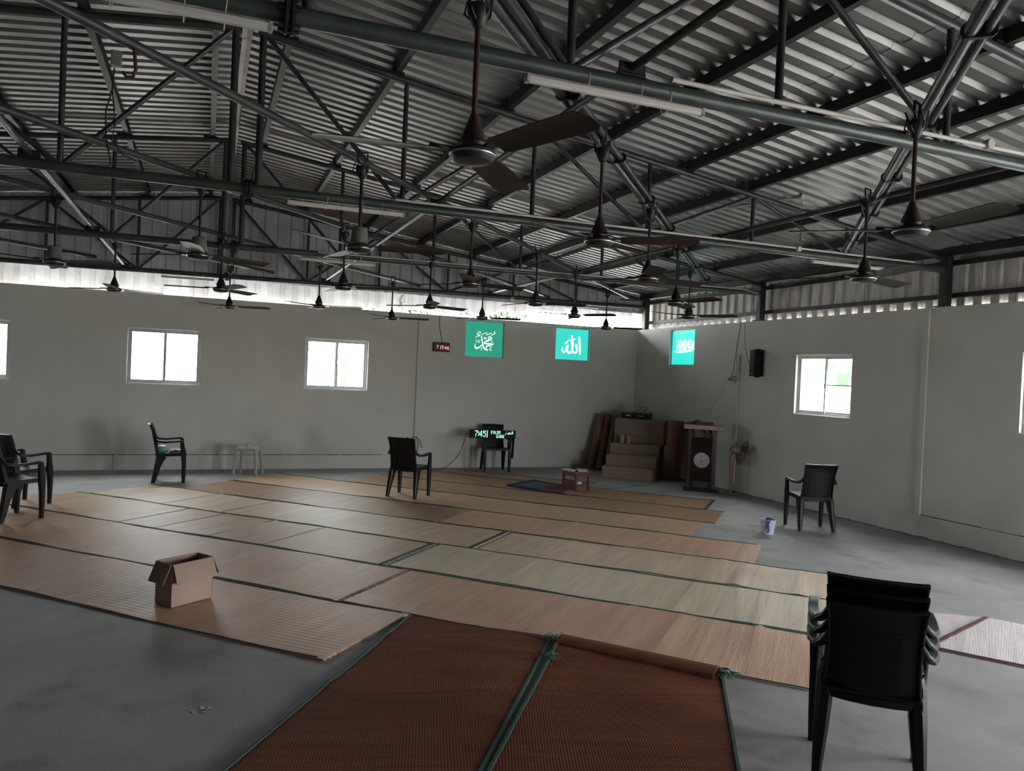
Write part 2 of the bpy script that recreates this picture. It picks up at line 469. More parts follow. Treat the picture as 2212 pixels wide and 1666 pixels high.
# right wall: panel step, joint line and conduit-side details
bm = nb(); box(bm, R - .022, R, 6.33, 6.40, .27, WH); struct('trim_1', bm, M_wall)
bm = nb()
for k in range(60):
    y0 = -5.9 + k * .205
    if y0 > 6.25: break
    if y0 < FY or (DOOR_R[0] - .2 < y0 < DOOR_R[1]): continue
    box(bm, R - .004, R, y0, y0 + .2, .268 + random.uniform(-.002, .002), .276 + random.uniform(-.002, .003))
struct('trim_2', bm, M_crack)
# back wall plinth with a dark joint
bm = nb(); box(bm, LX, 2.93, D - .012, D, 0, .232, .003); struct('baseboard_back', bm, M_wall)
bm = nb(); x = LX
while x < 2.85:
    w = random.uniform(.05, .22)
    box(bm, x, x + w, D - .013, D, .233, .2385 + random.uniform(0, .004)); x += w + random.choice((0, 0, .01, .03))
struct('trim_3', bm, M_crack)
bm = nb(); box(bm, -1.285, -1.279, D - .0135, D - .011, .0, .232); struct('trim_4', bm, M_crack)
# dirt line along the right wall foot
bm = nb()
for k in range(130):
    y = -5.8 + k * .143
    if y > D - .2: break
    if y < FY or (DOOR_R[0] - .15 < y < DOOR_R[1]): continue
    box(bm, R - .012 - random.random() * .02, R, y, y + .145, 0, .008 + random.random() * .014)
struct('baseboard_right', bm, noisy('floor_edge_mortar', (.16, .155, .145), (.28, .27, .25), 12, 6, .95, .3, 40))

# roof sheets -------------------------------------------------------
def ribs(a0, a1, pitch, depth, top=.42, slope=.14):
    pts = []; a = a0
    while a < a1:
        pts += [(a, 0), (a + pitch * (1 - top - 2 * slope), 0), (a + pitch * (1 - top - slope), depth), (a + pitch * (1 - slope), depth)]
        a += pitch
    pts.append((a, 0))
    return pts
def roofz(x): return Z0 - SL * abs(x - XR)
def slope_sheet(name, xa, xb, lap):
    bm = nb()
    prof = ribs(FY - .6, D + .62, .158, .034, .26, .13)
    n = 1
    for seg in range(len(lap) - 1):
        x0, x1 = lap[seg], lap[seg + 1] + (.12 if xb > xa else -.12) * (1 if seg < len(lap) - 2 else 0)
        dz = -.004 * (seg % 2)
        for (y0, h0), (y1, h1) in zip(prof, prof[1:]):
            bm.faces.new([bm.verts.new((x0, y0, roofz(x0) + h0 + dz)), bm.verts.new((x1, y0, roofz(x1) + h0 + dz)),
                          bm.verts.new((x1, y1, roofz(x1) + h1 + dz)), bm.verts.new((x0, y1, roofz(x0) + h1 + dz))])
    bmesh.ops.remove_doubles(bm, verts=bm.verts, dist=1e-5)
    return struct(name, bm, M_sheet)
slope_sheet('ceiling', XR + .03, R + .35, [XR + .03, 4.02, R + .45])
slope_sheet('ceiling.001', XR - .03, LX - .35, [XR - .03, -3.6, LX - .45])
# ridge: metal cap and white foil underneath
bm = nb()
for x0, x1, z0, z1 in ((XR - .22, XR, Z0 + .02, Z0 + .058), (XR, XR + .22, Z0 + .058, Z0 + .02)):
    bm.faces.new([bm.verts.new(p) for p in ((x0, FY - .5, z0), (x1, FY - .5, z1), (x1, D + .62, z1), (x0, D + .62, z0))])
struct('ceiling.002', bm, M_sheet)
bm = nb(); y = FY
while y < 12.2:
    ln = random.uniform(.8, 1.5); w = random.uniform(.030, .042); x = XR - .01 + random.uniform(-.008, .008)
    vs = [(x - w, Z0 - .032), (x, Z0 - .018), (x + w, Z0 - .034), (x + w, Z0 - .026), (x, Z0 - .008), (x - w, Z0 - .024)]
    a = [bm.verts.new((p[0], y, p[1])) for p in vs]; b = [bm.verts.new((p[0], min(y + ln - .02, 12.3), p[1])) for p in vs]
    for k in range(6): bm.faces.new((a[k], a[(k + 1) % 6], b[(k + 1) % 6], b[k]))
    bm.faces.new(a[::-1]); bm.faces.new(b)
    y += ln
tag(obj('ridge_flashing', bm, M_foam), 'white crumpled ridge strip running under the roof peak', 'flashing')
# gable cladding behind the back wall
GY = D + .50
def gable(name, yy, x0, x1, zb, sgn=1, mm=None, up=.055):
    bm = nb(); prof = ribs(x0, x1, .205, .03, .3, .10)
    for (a, h0), (b, h1) in zip(prof, prof[1:]):
        za, zb2 = roofz(a) + up, roofz(b) + up
        bm.faces.new([bm.verts.new((a, yy + sgn * h0, zb(a))), bm.verts.new((b, yy + sgn * h1, zb(b))), bm.verts.new((b, yy + sgn * h1, zb2)), bm.verts.new((a, yy + sgn * h0, za))])
    bmesh.ops.remove_doubles(bm, verts=bm.verts, dist=1e-5)
    return struct(name, bm, mm or M_sheetv)
def gz(x):
    if x < 0.6: return 2.74
    if x < 1.6: return 2.74 + (x - .6) * .05
    if x < 5.0: return 2.79 + (x - 1.6) * .028
    if x < 5.9: return 2.885 + (x - 5.0) * .16
    return 3.03
gable('wall_back_gable', GY, LX - .1, R + .1, gz)
M_gab = noisy('grey_gable_sheet', (.58, .59, .63), (.68, .69, .73), 1.6, 5, .5, 0, c3=(.45, .45, .46), s3=3)
gable('wall_back_gable_upper', 12.73, LX - .1, R - .03, lambda x: 3.06, 1, M_gab, -.012)
gable('wall_front_gable', FY - .25, LX - .1, R + .1, lambda x: 2.7, -1)
# side cladding
def side(name, xx, sgn, y0, y1, zb, zt, mm=M_sheetv):
    bm = nb(); prof = ribs(y0, y1, .205, .034, .3, .10)
    for (a, h0), (b, h1) in zip(prof, prof[1:]):
        bm.faces.new([bm.verts.new((xx + sgn * h0, a, zb)), bm.verts.new((xx + sgn * h1, b, zb)), bm.verts.new((xx + sgn * h1, b, zt)), bm.verts.new((xx + sgn * h0, a, zt))])
    bmesh.ops.remove_doubles(bm, verts=bm.verts, dist=1e-5)
    return struct(name, bm, mm)
M_side = noisy('stained_side_cladding', (.70, .68, .66), (.80, .78, .76), 2.2, 6, .55, 0, stretch=(1, 4, .6), c3=(.26, .25, .23), s3=5)
side('wall_right_cladding', R + TH + .004, 1, FY, D + .48, 2.735, roofz(R + .15) - .012, M_side)
side('wall_left_cladding', LX - TH - .004, -1, FY, D + .48, 2.735, roofz(LX) - .03, M_side)

# purlins ------------------------------------------------------------
ORD = ['first', 'second', 'third', 'fourth', 'fifth', 'sixth', 'seventh', 'eighth', 'ninth']
def c_section(bm, x, zt, y0, y1, h=.085, w=.05, t=.004):
    box(bm, x - t / 2, x + t / 2, y0, y1, zt - h, zt)
    box(bm, x + t / 2, x + w, y0, y1, zt - t, zt); box(bm, x + t / 2, x + w, y0, y1, zt - h, zt - h + t)
    box(bm, x + w - t, x + w, y0, y1, zt - h + t, zt - h + .018)
PX_R = [.50, 1.36, 2.36, 3.35, 4.30, 5.05, 6.18, 7.05, 7.92]
PX_L = [-.05, -.93, -1.93, -2.9, -3.9, -4.9, -5.9, -6.8, -7.45]
for side_, arr in (('right', PX_R), ('left', PX_L)):
    for k, x in enumerate(arr):
        bm = nb(); c_section(bm, x, min(roofz(x), roofz(x + .05)) - .004, FY - .3, D + .46, .09)
        tag(obj('purlin', bm, M_purlin), '%s dark steel purlin from the ridge on the %s roof slope' % (ORD[k], side_), 'purlin', 'purlins under the roof sheets')
# girts and posts on the side cladding
for nm, z in (('upper', 3.27), ('lower', 2.885)):
    bm = nb(); box(bm, R + TH - .06, R + TH - .004, FY, D + .3, z - .028, z + .028)
    tag(obj('girt', bm, M_purlin), '%s dark horizontal rail across the right side cladding' % nm, 'rail', 'rails on the side cladding')
POSTL = {3.05: 'nearest', 6.18: 'middle', 9.33: 'third', 12.62: 'corner'}
for y in (3.05, 6.18, 9.33, 12.62):
    bm = nb(); box(bm, R - .02, R + .08, y - .05, y + .05, WH + .012, roofz(R) - .09, .006)
    rt = thing('steel_post', '%s dark steel post on top of the right wall' % {3.05: 'nearest', 6.18: 'second', 9.33: 'third', 12.62: 'farthest, in the room corner,'}[y], 'post', (0, 0, 0), 0, 'posts on the right wall')
    obj('shaft', bm, M_purlin, rt)
    bm = nb(); box(bm, R - .06, R + .12, y - .09, y + .09, WH, WH + .012); obj('base_plate', bm, M_purlin, rt)
bm = nb(); box(bm, LX - .1, LX, 3, 3.1, WH, roofz(LX) - .09)
bm.free()

# trusses -------------------------------------------------------------
def bot(x): return 3.085 + .012 * (x - XR)
def topc(x): return roofz(x) - .125
TY = [3.05, 6.18, 9.33, 12.62]
TLAB = ['pipe roof truss nearest the camera, crossing the top of the view', 'second pipe roof truss from the camera, with the long tube light', 'third pipe roof truss, just in front of the far gable truss', 'farthest pipe roof truss, close against the corrugated gable', 'pipe roof truss behind the camera']
NR = [.32, 1.47, 2.66, 3.88, 5.13, 6.42, 7.75]
NL = [.12, -1.02, -2.22, -3.44, -4.68, -5.95, -7.3]
for ti, ty in enumerate(TY + [-.1, -3.2]):
    tr = thing('roof_truss', TLAB[min(ti, 4)] if ti < 4 else ('pipe roof truss over the rear of the hall, %s' % ('near' if ti == 4 else 'far')), 'roof truss', (0, ty, 0), 0, 'pipe trusses across the hall')
    bm = nb(); tube(bm, [(LX - .02, 0, bot(LX)), (XR, 0, bot(XR)), (R - .03, 0, bot(R))], .038, 14); obj('bottom_chord', bm, M_pipe, tr, True)
    for xe in (R - .03, LX + .03):
        sg = 1 if xe > 0 else -1
        bm = nb(); tube(bm, [(XR + sg * .06, 0, topc(XR + sg * .06)), (xe, 0, topc(xe))], .030, 12); obj('top_chord', bm, M_web, tr, True)
    for arr in (NR, NL):
        for k, x in enumerate(arr[:-1]):
            bm = nb(); tube(bm, [(x, 0, bot(x) + .03), (x, 0, topc(x) - .02)], .027 if k == 0 else .021, 10); obj('vertical_strut', bm, M_web, tr, True)
        seq = [(arr[0], 't'), (arr[1], 'b'), (arr[2], 't'), (arr[3], 'b'), (arr[4], 't'), (arr[5], 'b')]
        for (xa, ka), (xb, kb) in zip(seq, seq[1:]):
            za = topc(xa) - .02 if ka == 't' else bot(xa) + .03
            zb_ = topc(xb) - .02 if kb == 't' else bot(xb) + .03
            dx = .03 if xb > xa else -.03
            bm = nb(); tube(bm, [(xa + dx, 0, za), (xb - dx, 0, zb_)], .020, 10); obj('diagonal_brace', bm, M_web, tr, True)
    # flanged joint in the bottom chord
    bm = nb(); mt = Matrix.Rotation(PI / 2, 4, 'Y')
    for dx in (-.012, .012):
        lathe(bm, [(.038, -.006), (.075, -.006), (.075, .006), (.038, .006)], 20, XR + .03 + dx * 1.05, 0, bot(XR), mt)
    for k in range(6):
        a = k * PI / 3
        tube(bm, [(XR - .01, .058 * math.cos(a), bot(XR) + .058 * math.sin(a)), (XR + .07, .058 * math.cos(a), bot(XR) + .058 * math.sin(a))], .008, 6)
    obj('flange_joint', bm, M_purlin, tr)
    for x in PX_R[:-1] + PX_L[:-1]:
        bm = nb(); zc = topc(x)
        box(bm, x - .075, x + .08, -.03, .03, zc + .022, zc + .040); box(bm, x - .012, x - .003, -.03, .03, zc + .04, roofz(x) - .004)
        obj('purlin_cleat', bm, M_purlin, tr)

# longitudinal ties under the purlins
for x, lab in ((-1.2, 'left of the ridge'), (1.77, 'just right of the ridge'), (4.70, 'furthest right')):
    rt = thing('tie_pipe', 'slim dark tie pipe running towards the back wall, ' + lab, 'tie pipe', (x, 0, 0), 0, 'tie pipes along the hall')
    bm = nb(); tube(bm, [(0, -3.2, bot(x) + .062), (0, 12.6, bot(x) + .062)], .021, 10); obj('pipe', bm, M_web, rt, True)
    for ty in TY:
        bm = nb(); box(bm, -.07, .07, ty - .045, ty - .03, bot(x) + .03, bot(x) + .085, .004); box(bm, -.07, .07, ty - .045, ty + .045, bot(x) + .026, bot(x) + .038)
        obj('bracket', bm, M_purlin, rt)

# fans support pipes (45 degrees to the walls)
def spipe(p, q, z0, lab, dbl=False, r=.026):
    rt = thing('fan_support_pipe', lab, 'support pipe', (0, 0, 0), 0, 'diagonal pipes carrying the fans')
    p = Vector((*p, 3.215)); q = Vector((*q, 3.225 + .0))
    bm = nb(); tube(bm, [p, q], r, 12); obj('pipe', bm, M_pipe, rt, True)
    if dbl:
        s = Vector(((q - p).normalized().y, -(q - p).normalized().x, 0)) * .062
        bm = nb(); tube(bm, [p + s, q + s], .02, 10); obj('side_pipe', bm, M_web, rt, True)
        n = int((q - p).length / 1.1)
        for k in range(1, n):
            bm = nb()
            m_ = p.lerp(q, k / n)
            d = (q - p).normalized() * .012
            sweep(bm, [m_ + s * .5 - d, m_ + s * .5 + d], [(.135, .066)] * 2)
            obj('strap', bm, M_purlin, rt)
    return rt
spipe((2.1, 1.30), (6.6, 6.42), 0, 'diagonal fan pipe on the right side, carrying two fans, ending at the side wall', True, .03)
spipe((-.72, .95), (7.3, 9.70), 0, 'long double diagonal fan pipe through the middle of the roof, over the nearest fan', True, .03)
spipe((-2.6, 1.70), (7.0, 11.70), 0, 'diagonal fan pipe starting at the hook and reaching the far right corner')
spipe((-4.2, 2.40), (5.9, 12.72), 0, 'diagonal fan pipe crossing left of the roof ridge')
spipe((-5.6, 3.60), (3.4, 12.74), 0, 'diagonal fan pipe over the two left-hand chairs')
spipe((-6.6, 5.10), (.95, 12.74), 0, 'far left diagonal fan pipe in front of the gable')
spipe((-7.2, 7.2), (-1.6, 12.74), 0, 'short diagonal fan pipe at the far left end of the hall')

# ------------------------------------------------------------------ ceiling fans
def make_fan(name, label, body, dark):
    t = thing(name, label, 'ceiling fan', (0, 0, 3.19), 0, 'ceiling fans hanging from the diagonal pipes')
    bm = nb()
    tube(bm, [(-.034, 0, -.005), (-.036, 0, .045), (.036, 0, .045), (.034, 0, -.005)], .007, 8, up=Vector((0, 1, 0)))
    tube(bm, [(-.034, 0, -.005), (0, 0, -.045), (.034, 0, -.005)], .007, 8, up=Vector((0, 1, 0)))
    obj('hanger', bm, M_purlin, t, True)
    bm = nb(); lathe(bm, [(.044, -.055), (.046, -.062), (.038, -.10), (.022, -.135), (.014, -.14)], 20)
    c = obj('canopy', bm, dark, t, True)
    bm = nb()
    for k in range(5):
        a = k * 1.3; rr = .03 + .008 * (k % 3)
        tube(bm, [(rr * math.cos(a), rr * math.sin(a), -.06), (1.5 * rr * math.cos(a), 1.5 * rr * math.sin(a), -.035 + .01 * k), (1.45 * rr * math.cos(a + .5), 1.45 * rr * math.sin(a + .5), -.085), (.02 * math.cos(a + .6), .02 * math.sin(a + .6), -.12)], .0045, 5)
    obj('wires', bm, M_cable, t)
    bm = nb(); tube(bm, [(0, 0, -.04), (0, 0, -.50)], .0115, 12); obj('down_rod', bm, body, t, True)
    bm = nb(); lathe(bm, [(.015, -.47), (.019, -.485), (.034, -.525), (.050, -.565), (.053, -.575), (.03, -.577)], 24); obj('lower_canopy', bm, body, t, True)
    bm = nb(); lathe(bm, [(.03, -.575), (.048, -.580), (.045, -.596), (.072, -.602), (.088, -.614), (.090, -.626), (.083, -.64), (.072, -.652), (.035, -.658), (.012, -.66)], 32)
    mo = obj('motor', bm, dark, t, True)
    bm = nb(); lathe(bm, [(.0905, -.622), (.0925, -.625), (.0925, -.629), (.0905, -.632)], 32); obj('rim', bm, M_chrome, mo, True)
    for k in range(3):
        a = k * 2 * PI / 3
        Rm = Matrix.Rotation(a, 4, 'Z')
        bm = nb()
        prof = [(.13, .050), (.16, .060), (.30, .068), (.50, .072), (.575, .070), (.60, .050)]
        tilt = math.radians(9)
        rows = []
        for r_, w in prof:
            row_t = []; row_b = []
            for s_ in (-1, -.5, 0, .5, 1):
                y = s_ * w; z = -.612 - .006 * (s_ * s_) + -math.sin(tilt) * y
                row_t.append(bm.verts.new(Rm @ Vector((r_, y, z + .0015)))); row_b.append(bm.verts.new(Rm @ Vector((r_, y, z - .0015))))
            rows.append((row_t, row_b))
        for (t0, b0), (t1, b1) in zip(rows, rows[1:]):
            for j in range(4):
                bm.faces.new((t0[j], t1[j], t1[j + 1], t0[j + 1])); bm.faces.new((b0[j], b0[j + 1], b1[j + 1], b1[j]))
            bm.faces.new((t0[0], b0[0], b1[0], t1[0])); bm.faces.new((t0[4], t1[4], b1[4], b0[4]))
        bm.faces.new([rows[0][0][j] for j in range(5)] + [rows[0][1][j] for j in range(4, -1, -1)])
        bm.faces.new([rows[-1][0][j] for j in range(4, -1, -1)] + [rows[-1][1][j] for j in range(5)])
        bl = obj('blade', bm, M_blade, t, True)
        bm = nb()
        p0 = [Rm @ Vector(v) for v in ((.07, 0, -.609), (.11, 0, -.607), (.17, 0, -.607))]
        sweep(bm, p0, [(.035, .008), (.045, .006), (.075, .005)])
        obj('blade_bracket', bm, dark, bl)
    return t
G = 'ceiling fans hanging from the diagonal pipes'
FANS = [
 (0, .92, 2.74, 51, 'large brown ceiling fan nearest the camera, hanging at the top centre'),
 (0, 2.20, 4.05, 85, 'brown ceiling fan second along the middle pipe, right of the nearest fan'),
 (1, 3.33, 5.27, 5, 'ceiling fan third along the middle double pipe, right of centre'),
 (1, 4.57, 6.66, 40, 'ceiling fan fourth along the middle pipe, just above and left of the wall speaker'),
 (1, 5.61, 7.88, 70, 'last ceiling fan of the middle pipe, over the green sign on the right wall'),
 (0, 3.38, 2.83, 20, 'nearer of the two ceiling fans on the right-hand pipe, blade pointing to the wall'),
 (1, 4.54, 4.19, 13, 'farther of the two ceiling fans on the right-hand pipe, before the side cladding'),
 (2, .96, 5.27, -20, 'ceiling fan with a pale grey cover over its motor, left of the nearest fan'),
 (1, 2.27, 6.67, 8, 'ceiling fan above the space between the red clock and the left green sign'),
 (1, 3.48, 7.86, -15, 'ceiling fan above the gap between the two green signs, with level blades'),
 (1, 4.57, 9.01, 65, 'ceiling fan just above the middle green sign, against the white gap'),
 (1, 5.99, 10.66, -20, 'farthest ceiling fan near the room corner, against the wall top'),
 (2, -.09, 6.46, 25, 'ceiling fan above the large window at left, second pipe from the left edge'),
 (1, 1.29, 7.90, -25, 'ceiling fan over the middle window of the back wall'),
 (1, 2.63, 9.31, 20, 'ceiling fan over the red wall clock'),
 (1, 3.79, 10.52, -10, 'small ceiling fan in front of the left green sign'),
 (2, -1.31, 7.85, -25, 'ceiling fan nearest the left edge of the photo, with a pale cover'),
 (1, .12, 9.24, 50, 'ceiling fan right of the large left window, blade against the bright gap'),
 (1, 1.42, 10.68, -20, 'small ceiling fan above the left edge of the middle window'),
 (1, 2.74, 11.91, -15, 'small ceiling fan left of the clock, in front of the back wall'),
 (1, -1.09, 10.40, 30, 'ceiling fan above and left of the large left window'),
 (1, .28, 11.98, -18, 'small far ceiling fan below the bright gap right of the large left window'),
]
protos = [make_fan('ceiling_fan', FANS[0][4], M_rust, M_fan), make_fan('ceiling_fan', FANS[2][4], M_fan, M_fan), make_fan('ceiling_fan', FANS[7][4], M_fan, M_fan)]
for ch in protos[2].children:
    if ch.name.startswith('lower_canopy'):
        bm = nb(); lathe(bm, [(.045, -.478), (.052, -.482), (.060, -.56), (.063, -.59), (.05, -.592)], 24)
        o_ = obj('motor_cover', bm, noisy('grey_fan_cover', (.13, .125, .12), (.18, .17, .16), 10, 4, .6, 0), protos[2], True)
used = set()
for typ, x, y, az, lab in FANS:
    loc = (x, y, 3.19)
    if typ not in used:
        used.add(typ); t = protos[typ]; t.location = loc; t.rotation_euler = (0, 0, math.radians(az)); t['label'] = lab
    else:
        t = dup(protos[typ], loc, math.radians(az), lab)

# bare hook with a box and hanging wires on the third diagonal pipe
t = thing('fan_hook', 'empty ceiling hook with a small white box and hanging wires, no fan', 'hook', (-.42, 3.98, 3.18))
bm = nb(); box(bm, -.045, .0, -.02, .02, -.09, -.02, .005); obj('connector_box', bm, M_grey, t)
bm = nb(); tube(bm, [(.05, 0, .01), (.06, 0, -.09), (.05, 0, -.125), (.02, 0, -.13), (.005, 0, -.11)], .008, 8, up=Vector((0, 1, 0))); obj('hook', bm, M_rust, t, True)
bm = nb(); tube(bm, [(-.03, 0, -.10), (-.035, 0, -.2), (-.06, .01, -.3), (-.055, 0, -.42), (-.03, 0, -.55), (-.055, 0, -.58)], .0035, 6); tube(bm, [(-.03, 0, -.10), (-.035, 0, -.2), (-.02, .01, -.35), (-.03, .0, -.44), (.02, 0, -.5), (.08, 0, -.52)], .003, 6)
obj('wires', bm, M_cable, t, True)
# loose cable tangle under the far truss
bm = nb()
tube(bm, [(3.06, 12.5, 3.02), (3.0, 12.5, 2.93), (3.03, 12.5, 2.85), (2.98, 12.5, 2.80)], .006, 5); tube(bm, [(3.06, 12.5, 3.02), (3.10, 12.5, 2.9), (3.0, 12.5, 2.86), (3.06, 12.5, 2.79), (3.08, 12.5, 2.74)], .005, 5)
tag(obj('cable_tangle', bm, M_cable), 'small tangle of loose wires hanging under the far truss above the red clock', 'wires')

# ------------------------------------------------------------------ tube lights and conduits on the trusses
def tubelight(x0, x1, ty, lab, dz=-.075, mm=M_white):
    t = thing('tube_light', lab, 'tube light', ((x0 + x1) / 2, ty - .03, bot((x0 + x1) / 2) + dz), 0, 'unlit tube lights under the trusses')
    h = (x1 - x0) / 2; s = .012
    bm = nb(); sweep(bm, [(-h, 0, -s * h), (h, 0, s * h)], [(.036, .034)] * 2); obj('housing', bm, mm, t)
    for u_ in (-.35, .25, .6):
        bm = nb()
        x = h * u_; pts = []
        for k in range(13):
            a = 2 * PI * k / 12; pts.append((x + .006 * math.sin(a), .03 + .045 * math.cos(a), .038 + .066 * math.sin(a)))
        tube(bm, pts, .0022, 5, cap=False, up=Vector((1, 0, 0)))
        obj('cable_tie', bm, M_pvc, t)
    for sx in (-1, 1):
        bm = nb(); box(bm, sx * h - .008, sx * h + .008, -.02, .02, sx * h * s - .018, sx * h * s + .018, .003); obj('end_cap', bm, M_alu, t)
tubelight(1.25, 2.17, 3.05, 'unlit white tube light right of the nearest fan, tied under the nearest truss')
tubelight(-.62, .18, 3.05, 'unlit white tube light at the top left, tied under the nearest truss')
tubelight(.55, 1.48, 6.18, 'unlit white tube light under the second truss, near the centre of the view')
tubelight(5.92, 6.94, 6.18, 'unlit white tube light under the second truss, over the right side wall')
tubelight(1.0, 1.9, 9.33, 'unlit tube light under the third truss, over the middle window')
tubelight(-.68, .05, 12.62, 'unlit tube light under the farthest truss, over the large left window')
tubelight(6.0, 6.88, 12.62, 'unlit tube light under the farthest truss, in front of the white gap')
def conduit(pts, lab, r=.011, boxes=()):
    t = thing('conduit_pipe', lab, 'conduit', (0, 0, 0), 0, 'white electrical conduits')
    bm = nb(); tube(bm, pts, r, 8); obj('pipe', bm, M_pvc, t, True)
    for b in boxes:
        bm = nb(); lathe(bm, [(.004, -.02), (.028, -.02), (.03, -.015), (.03, .015), (.028, .02), (.004, .02)], 14, *b, Matrix.Rotation(PI / 2, 4, 'X')); obj('junction_box', bm, M_pvc, t, True)
    return t
conduit([(1.98, 3.0, bot(1.98) + .042), (4.6, 2.99, bot(4.6) + .042)], 'white conduit along the nearest truss on the right', .012, [(4.15, 2.985, bot(4.15) + .05)])
conduit([(-1.6, 3.0, bot(-1.6) + .045), (-.15, 3.0, bot(0) + .045)], 'white conduit along the nearest truss at top left', .012)
conduit([(1.4, 6.13, bot(1.4) + .04), (7.4, 6.13, bot(7.4) + .04)], 'long white conduit along the second truss', .011, [(3.3, 6.12, bot(3.3) + .05), (5.70, 6.12, bot(5.7) + .03)])
conduit([(1.2, 9.28, bot(1) + .02), (7.6, 9.28, bot(7) + .04), (7.9, 9.3, 3.16), (7.92, 9.32, 3.02)], 'white conduit along the third truss to the right wall', .010, [(3.2, 9.27, bot(3.2) + .04)])
conduit([(2.7, 12.57, bot(3) - .045), (6.0, 12.57, bot(6) - .045)], 'white conduit under the farthest truss', .009, [(5.1, 12.56, bot(5) - .02)])
conduit([(5.70, 6.1, bot(5.7) + .05), (5.69, 6.1, 3.72), (5.25, 7.2, 3.72)], 'white conduit rising from the second truss to a purlin', .013, [(5.69, 6.1, 3.72)])
conduit([(3.455, D - .012, .58), (3.455, D - .012, 2.74)], 'painted conduit down the back wall to the socket', .012)
conduit([(R - .012, 9.72, .15), (R - .012, 9.72, 2.2)], 'painted conduit on the right wall behind the pedestal fan', .012)
conduit([(R - .03, 12.3, roofz(R) - .112), (R - .03, 9.5, roofz(R) - .112)], 'thin pale pipe under the right eave at the corner', .010)
conduit([(R - .03, 9.1, roofz(R) - .116), (R - .03, 7.0, roofz(R) - .116)], 'pale pipe under the right eave above the speaker', .014)

# ------------------------------------------------------------------ windows
def window(n, axis, a0, a1, style=0):
    c = (a0 + a1) / 2
    loc = (c, D, 0) if axis == 'x' else (R, c, 0)
    w = bpy.data.objects.new('window_%d' % n, None); COL.objects.link(w)
    w.location = loc; w.rotation_euler = (0, 0, 0 if axis == 'x' else -PI / 2)
    tag(w, kind='structure')
    h = (a1 - a0) / 2; z0, z1 = WZ
    bm = nb()
    yo, yi = .12, .045
    f = .032
    box(bm, -h, -h + f, yi, yo, z0, z1); box(bm, h - f, h, yi, yo, z0, z1); box(bm, -h + f, h - f, yi, yo, z0, z0 + f); box(bm, -h + f, h - f, yi, yo, z1 - f, z1)
    obj('frame', bm, M_alu, w)
    bm = nb(); box(bm, -h - .03, h + .03, -.012, 0, z0 - .02, z0 - .001); box(bm, -h - .015, h + .015, -.006, 0, z1 + .001, z1 + .012); obj('surround', bm, M_wall, w)
    for k, (x0, x1, y) in enumerate(((-h + f, .02, .062), (-.02, h - f, .090))):
        s = .026
        bm = nb(); zz0, zz1 = z0 + f, z1 - f
        box(bm, x0, x0 + s, y - .011, y + .011, zz0, zz1); box(bm, x1 - s, x1, y - .011, y + .011, zz0, zz1)
        box(bm, x0 + s, x1 - s, y - .011, y + .011, zz0, zz0 + s); box(bm, x0 + s, x1 - s, y - .011, y + .011, zz1 - s, zz1)
        sa = obj('sash', bm, M_alu, w)
        if style and k == 1 and n == 5:
            bm = nb(); box(bm, x0 + s, x1 - s, y - .002, y + .002, zz0 + s, 1.77); obj('pane', bm, M_glass, sa)
            bm = nb(); box(bm, x0 + s, x1 - s, y - .002, y + .002, 1.784, zz1 - s); obj('frosted_pane', bm, M_frost, sa)
            bm = nb(); box(bm, x0 + s, x1 - s, y - .006, y + .006, 1.77, 1.784); obj('glazing_bar', bm, M_grey, sa)
        else:
            bm = nb(); box(bm, x0 + s, x1 - s, y - .002, y + .002, zz0 + s, zz1 - s); obj('pane', bm, M_glass, sa)
        if k == 0:
            bm = nb(); box(bm, x1 - .022, x1 - .008, y - .022, y - .011, 1.74, 1.80, .002); obj('latch', bm, M_purlin, sa)
    bm = nb(); xb = .32 if style == 0 else .02
    box(bm, xb, h - f, .125, .133, 1.772, 1.784); obj('outer_bar', bm, M_grey, w)
for i, (a, b) in enumerate(BACK_WIN): window(i + 1, 'x', a, b)
for i, (a, b) in enumerate(RIGHT_WIN): window(i + 5, 'y', a, b, 1)

# ------------------------------------------------------------------ backlit signs with calligraphy
def ribbon(bm, pts, ws, S_, th=.003, sub=4):
    """pts in local panel coordinates (x right, z up), smooth variable width stroke, thickness along -y"""
    n = len(pts); P_ = []; W_ = []
    for i in range(n - 1):
        p0 = pts[max(i - 1, 0)]; p1 = pts[i]; p2 = pts[i + 1]; p3 = pts[min(i + 2, n - 1)]
        for k in range(sub):
            t = k / sub
            c = [.5 * ((2 * p1[a]) + (-p0[a] + p2[a]) * t + (2 * p0[a] - 5 * p1[a] + 4 * p2[a] - p3[a]) * t * t + (-p0[a] + 3 * p1[a] - 3 * p2[a] + p3[a]) * t ** 3) for a in (0, 1)]
            P_.append(Vector(c)); W_.append(ws[i] * (1 - t) + ws[i + 1] * t)
    P_.append(Vector(pts[-1])); W_.append(ws[-1])
    a = []
    for i, p in enumerate(P_):
        d = P_[min(i + 1, len(P_) - 1)] - P_[max(i - 1, 0)]
        d = d.normalized() if d.length > 1e-9 else Vector((1, 0))
        nn = Vector((-d.y, d.x)) * W_[i] / 2
        q = [(p + nn, -th), (p - nn, -th), (p - nn, 0), (p + nn, 0)]
        a.append([bm.verts.new((v.x, S_ + y, v.y)) for v, y in q])
    for r0, r1 in zip(a, a[1:]):
        for k in range(4): bm.faces.new((r0[k], r0[(k + 1) % 4], r1[(k + 1) % 4], r1[k]))
    bm.faces.new(a[0][::-1]); bm.faces.new(a[-1])

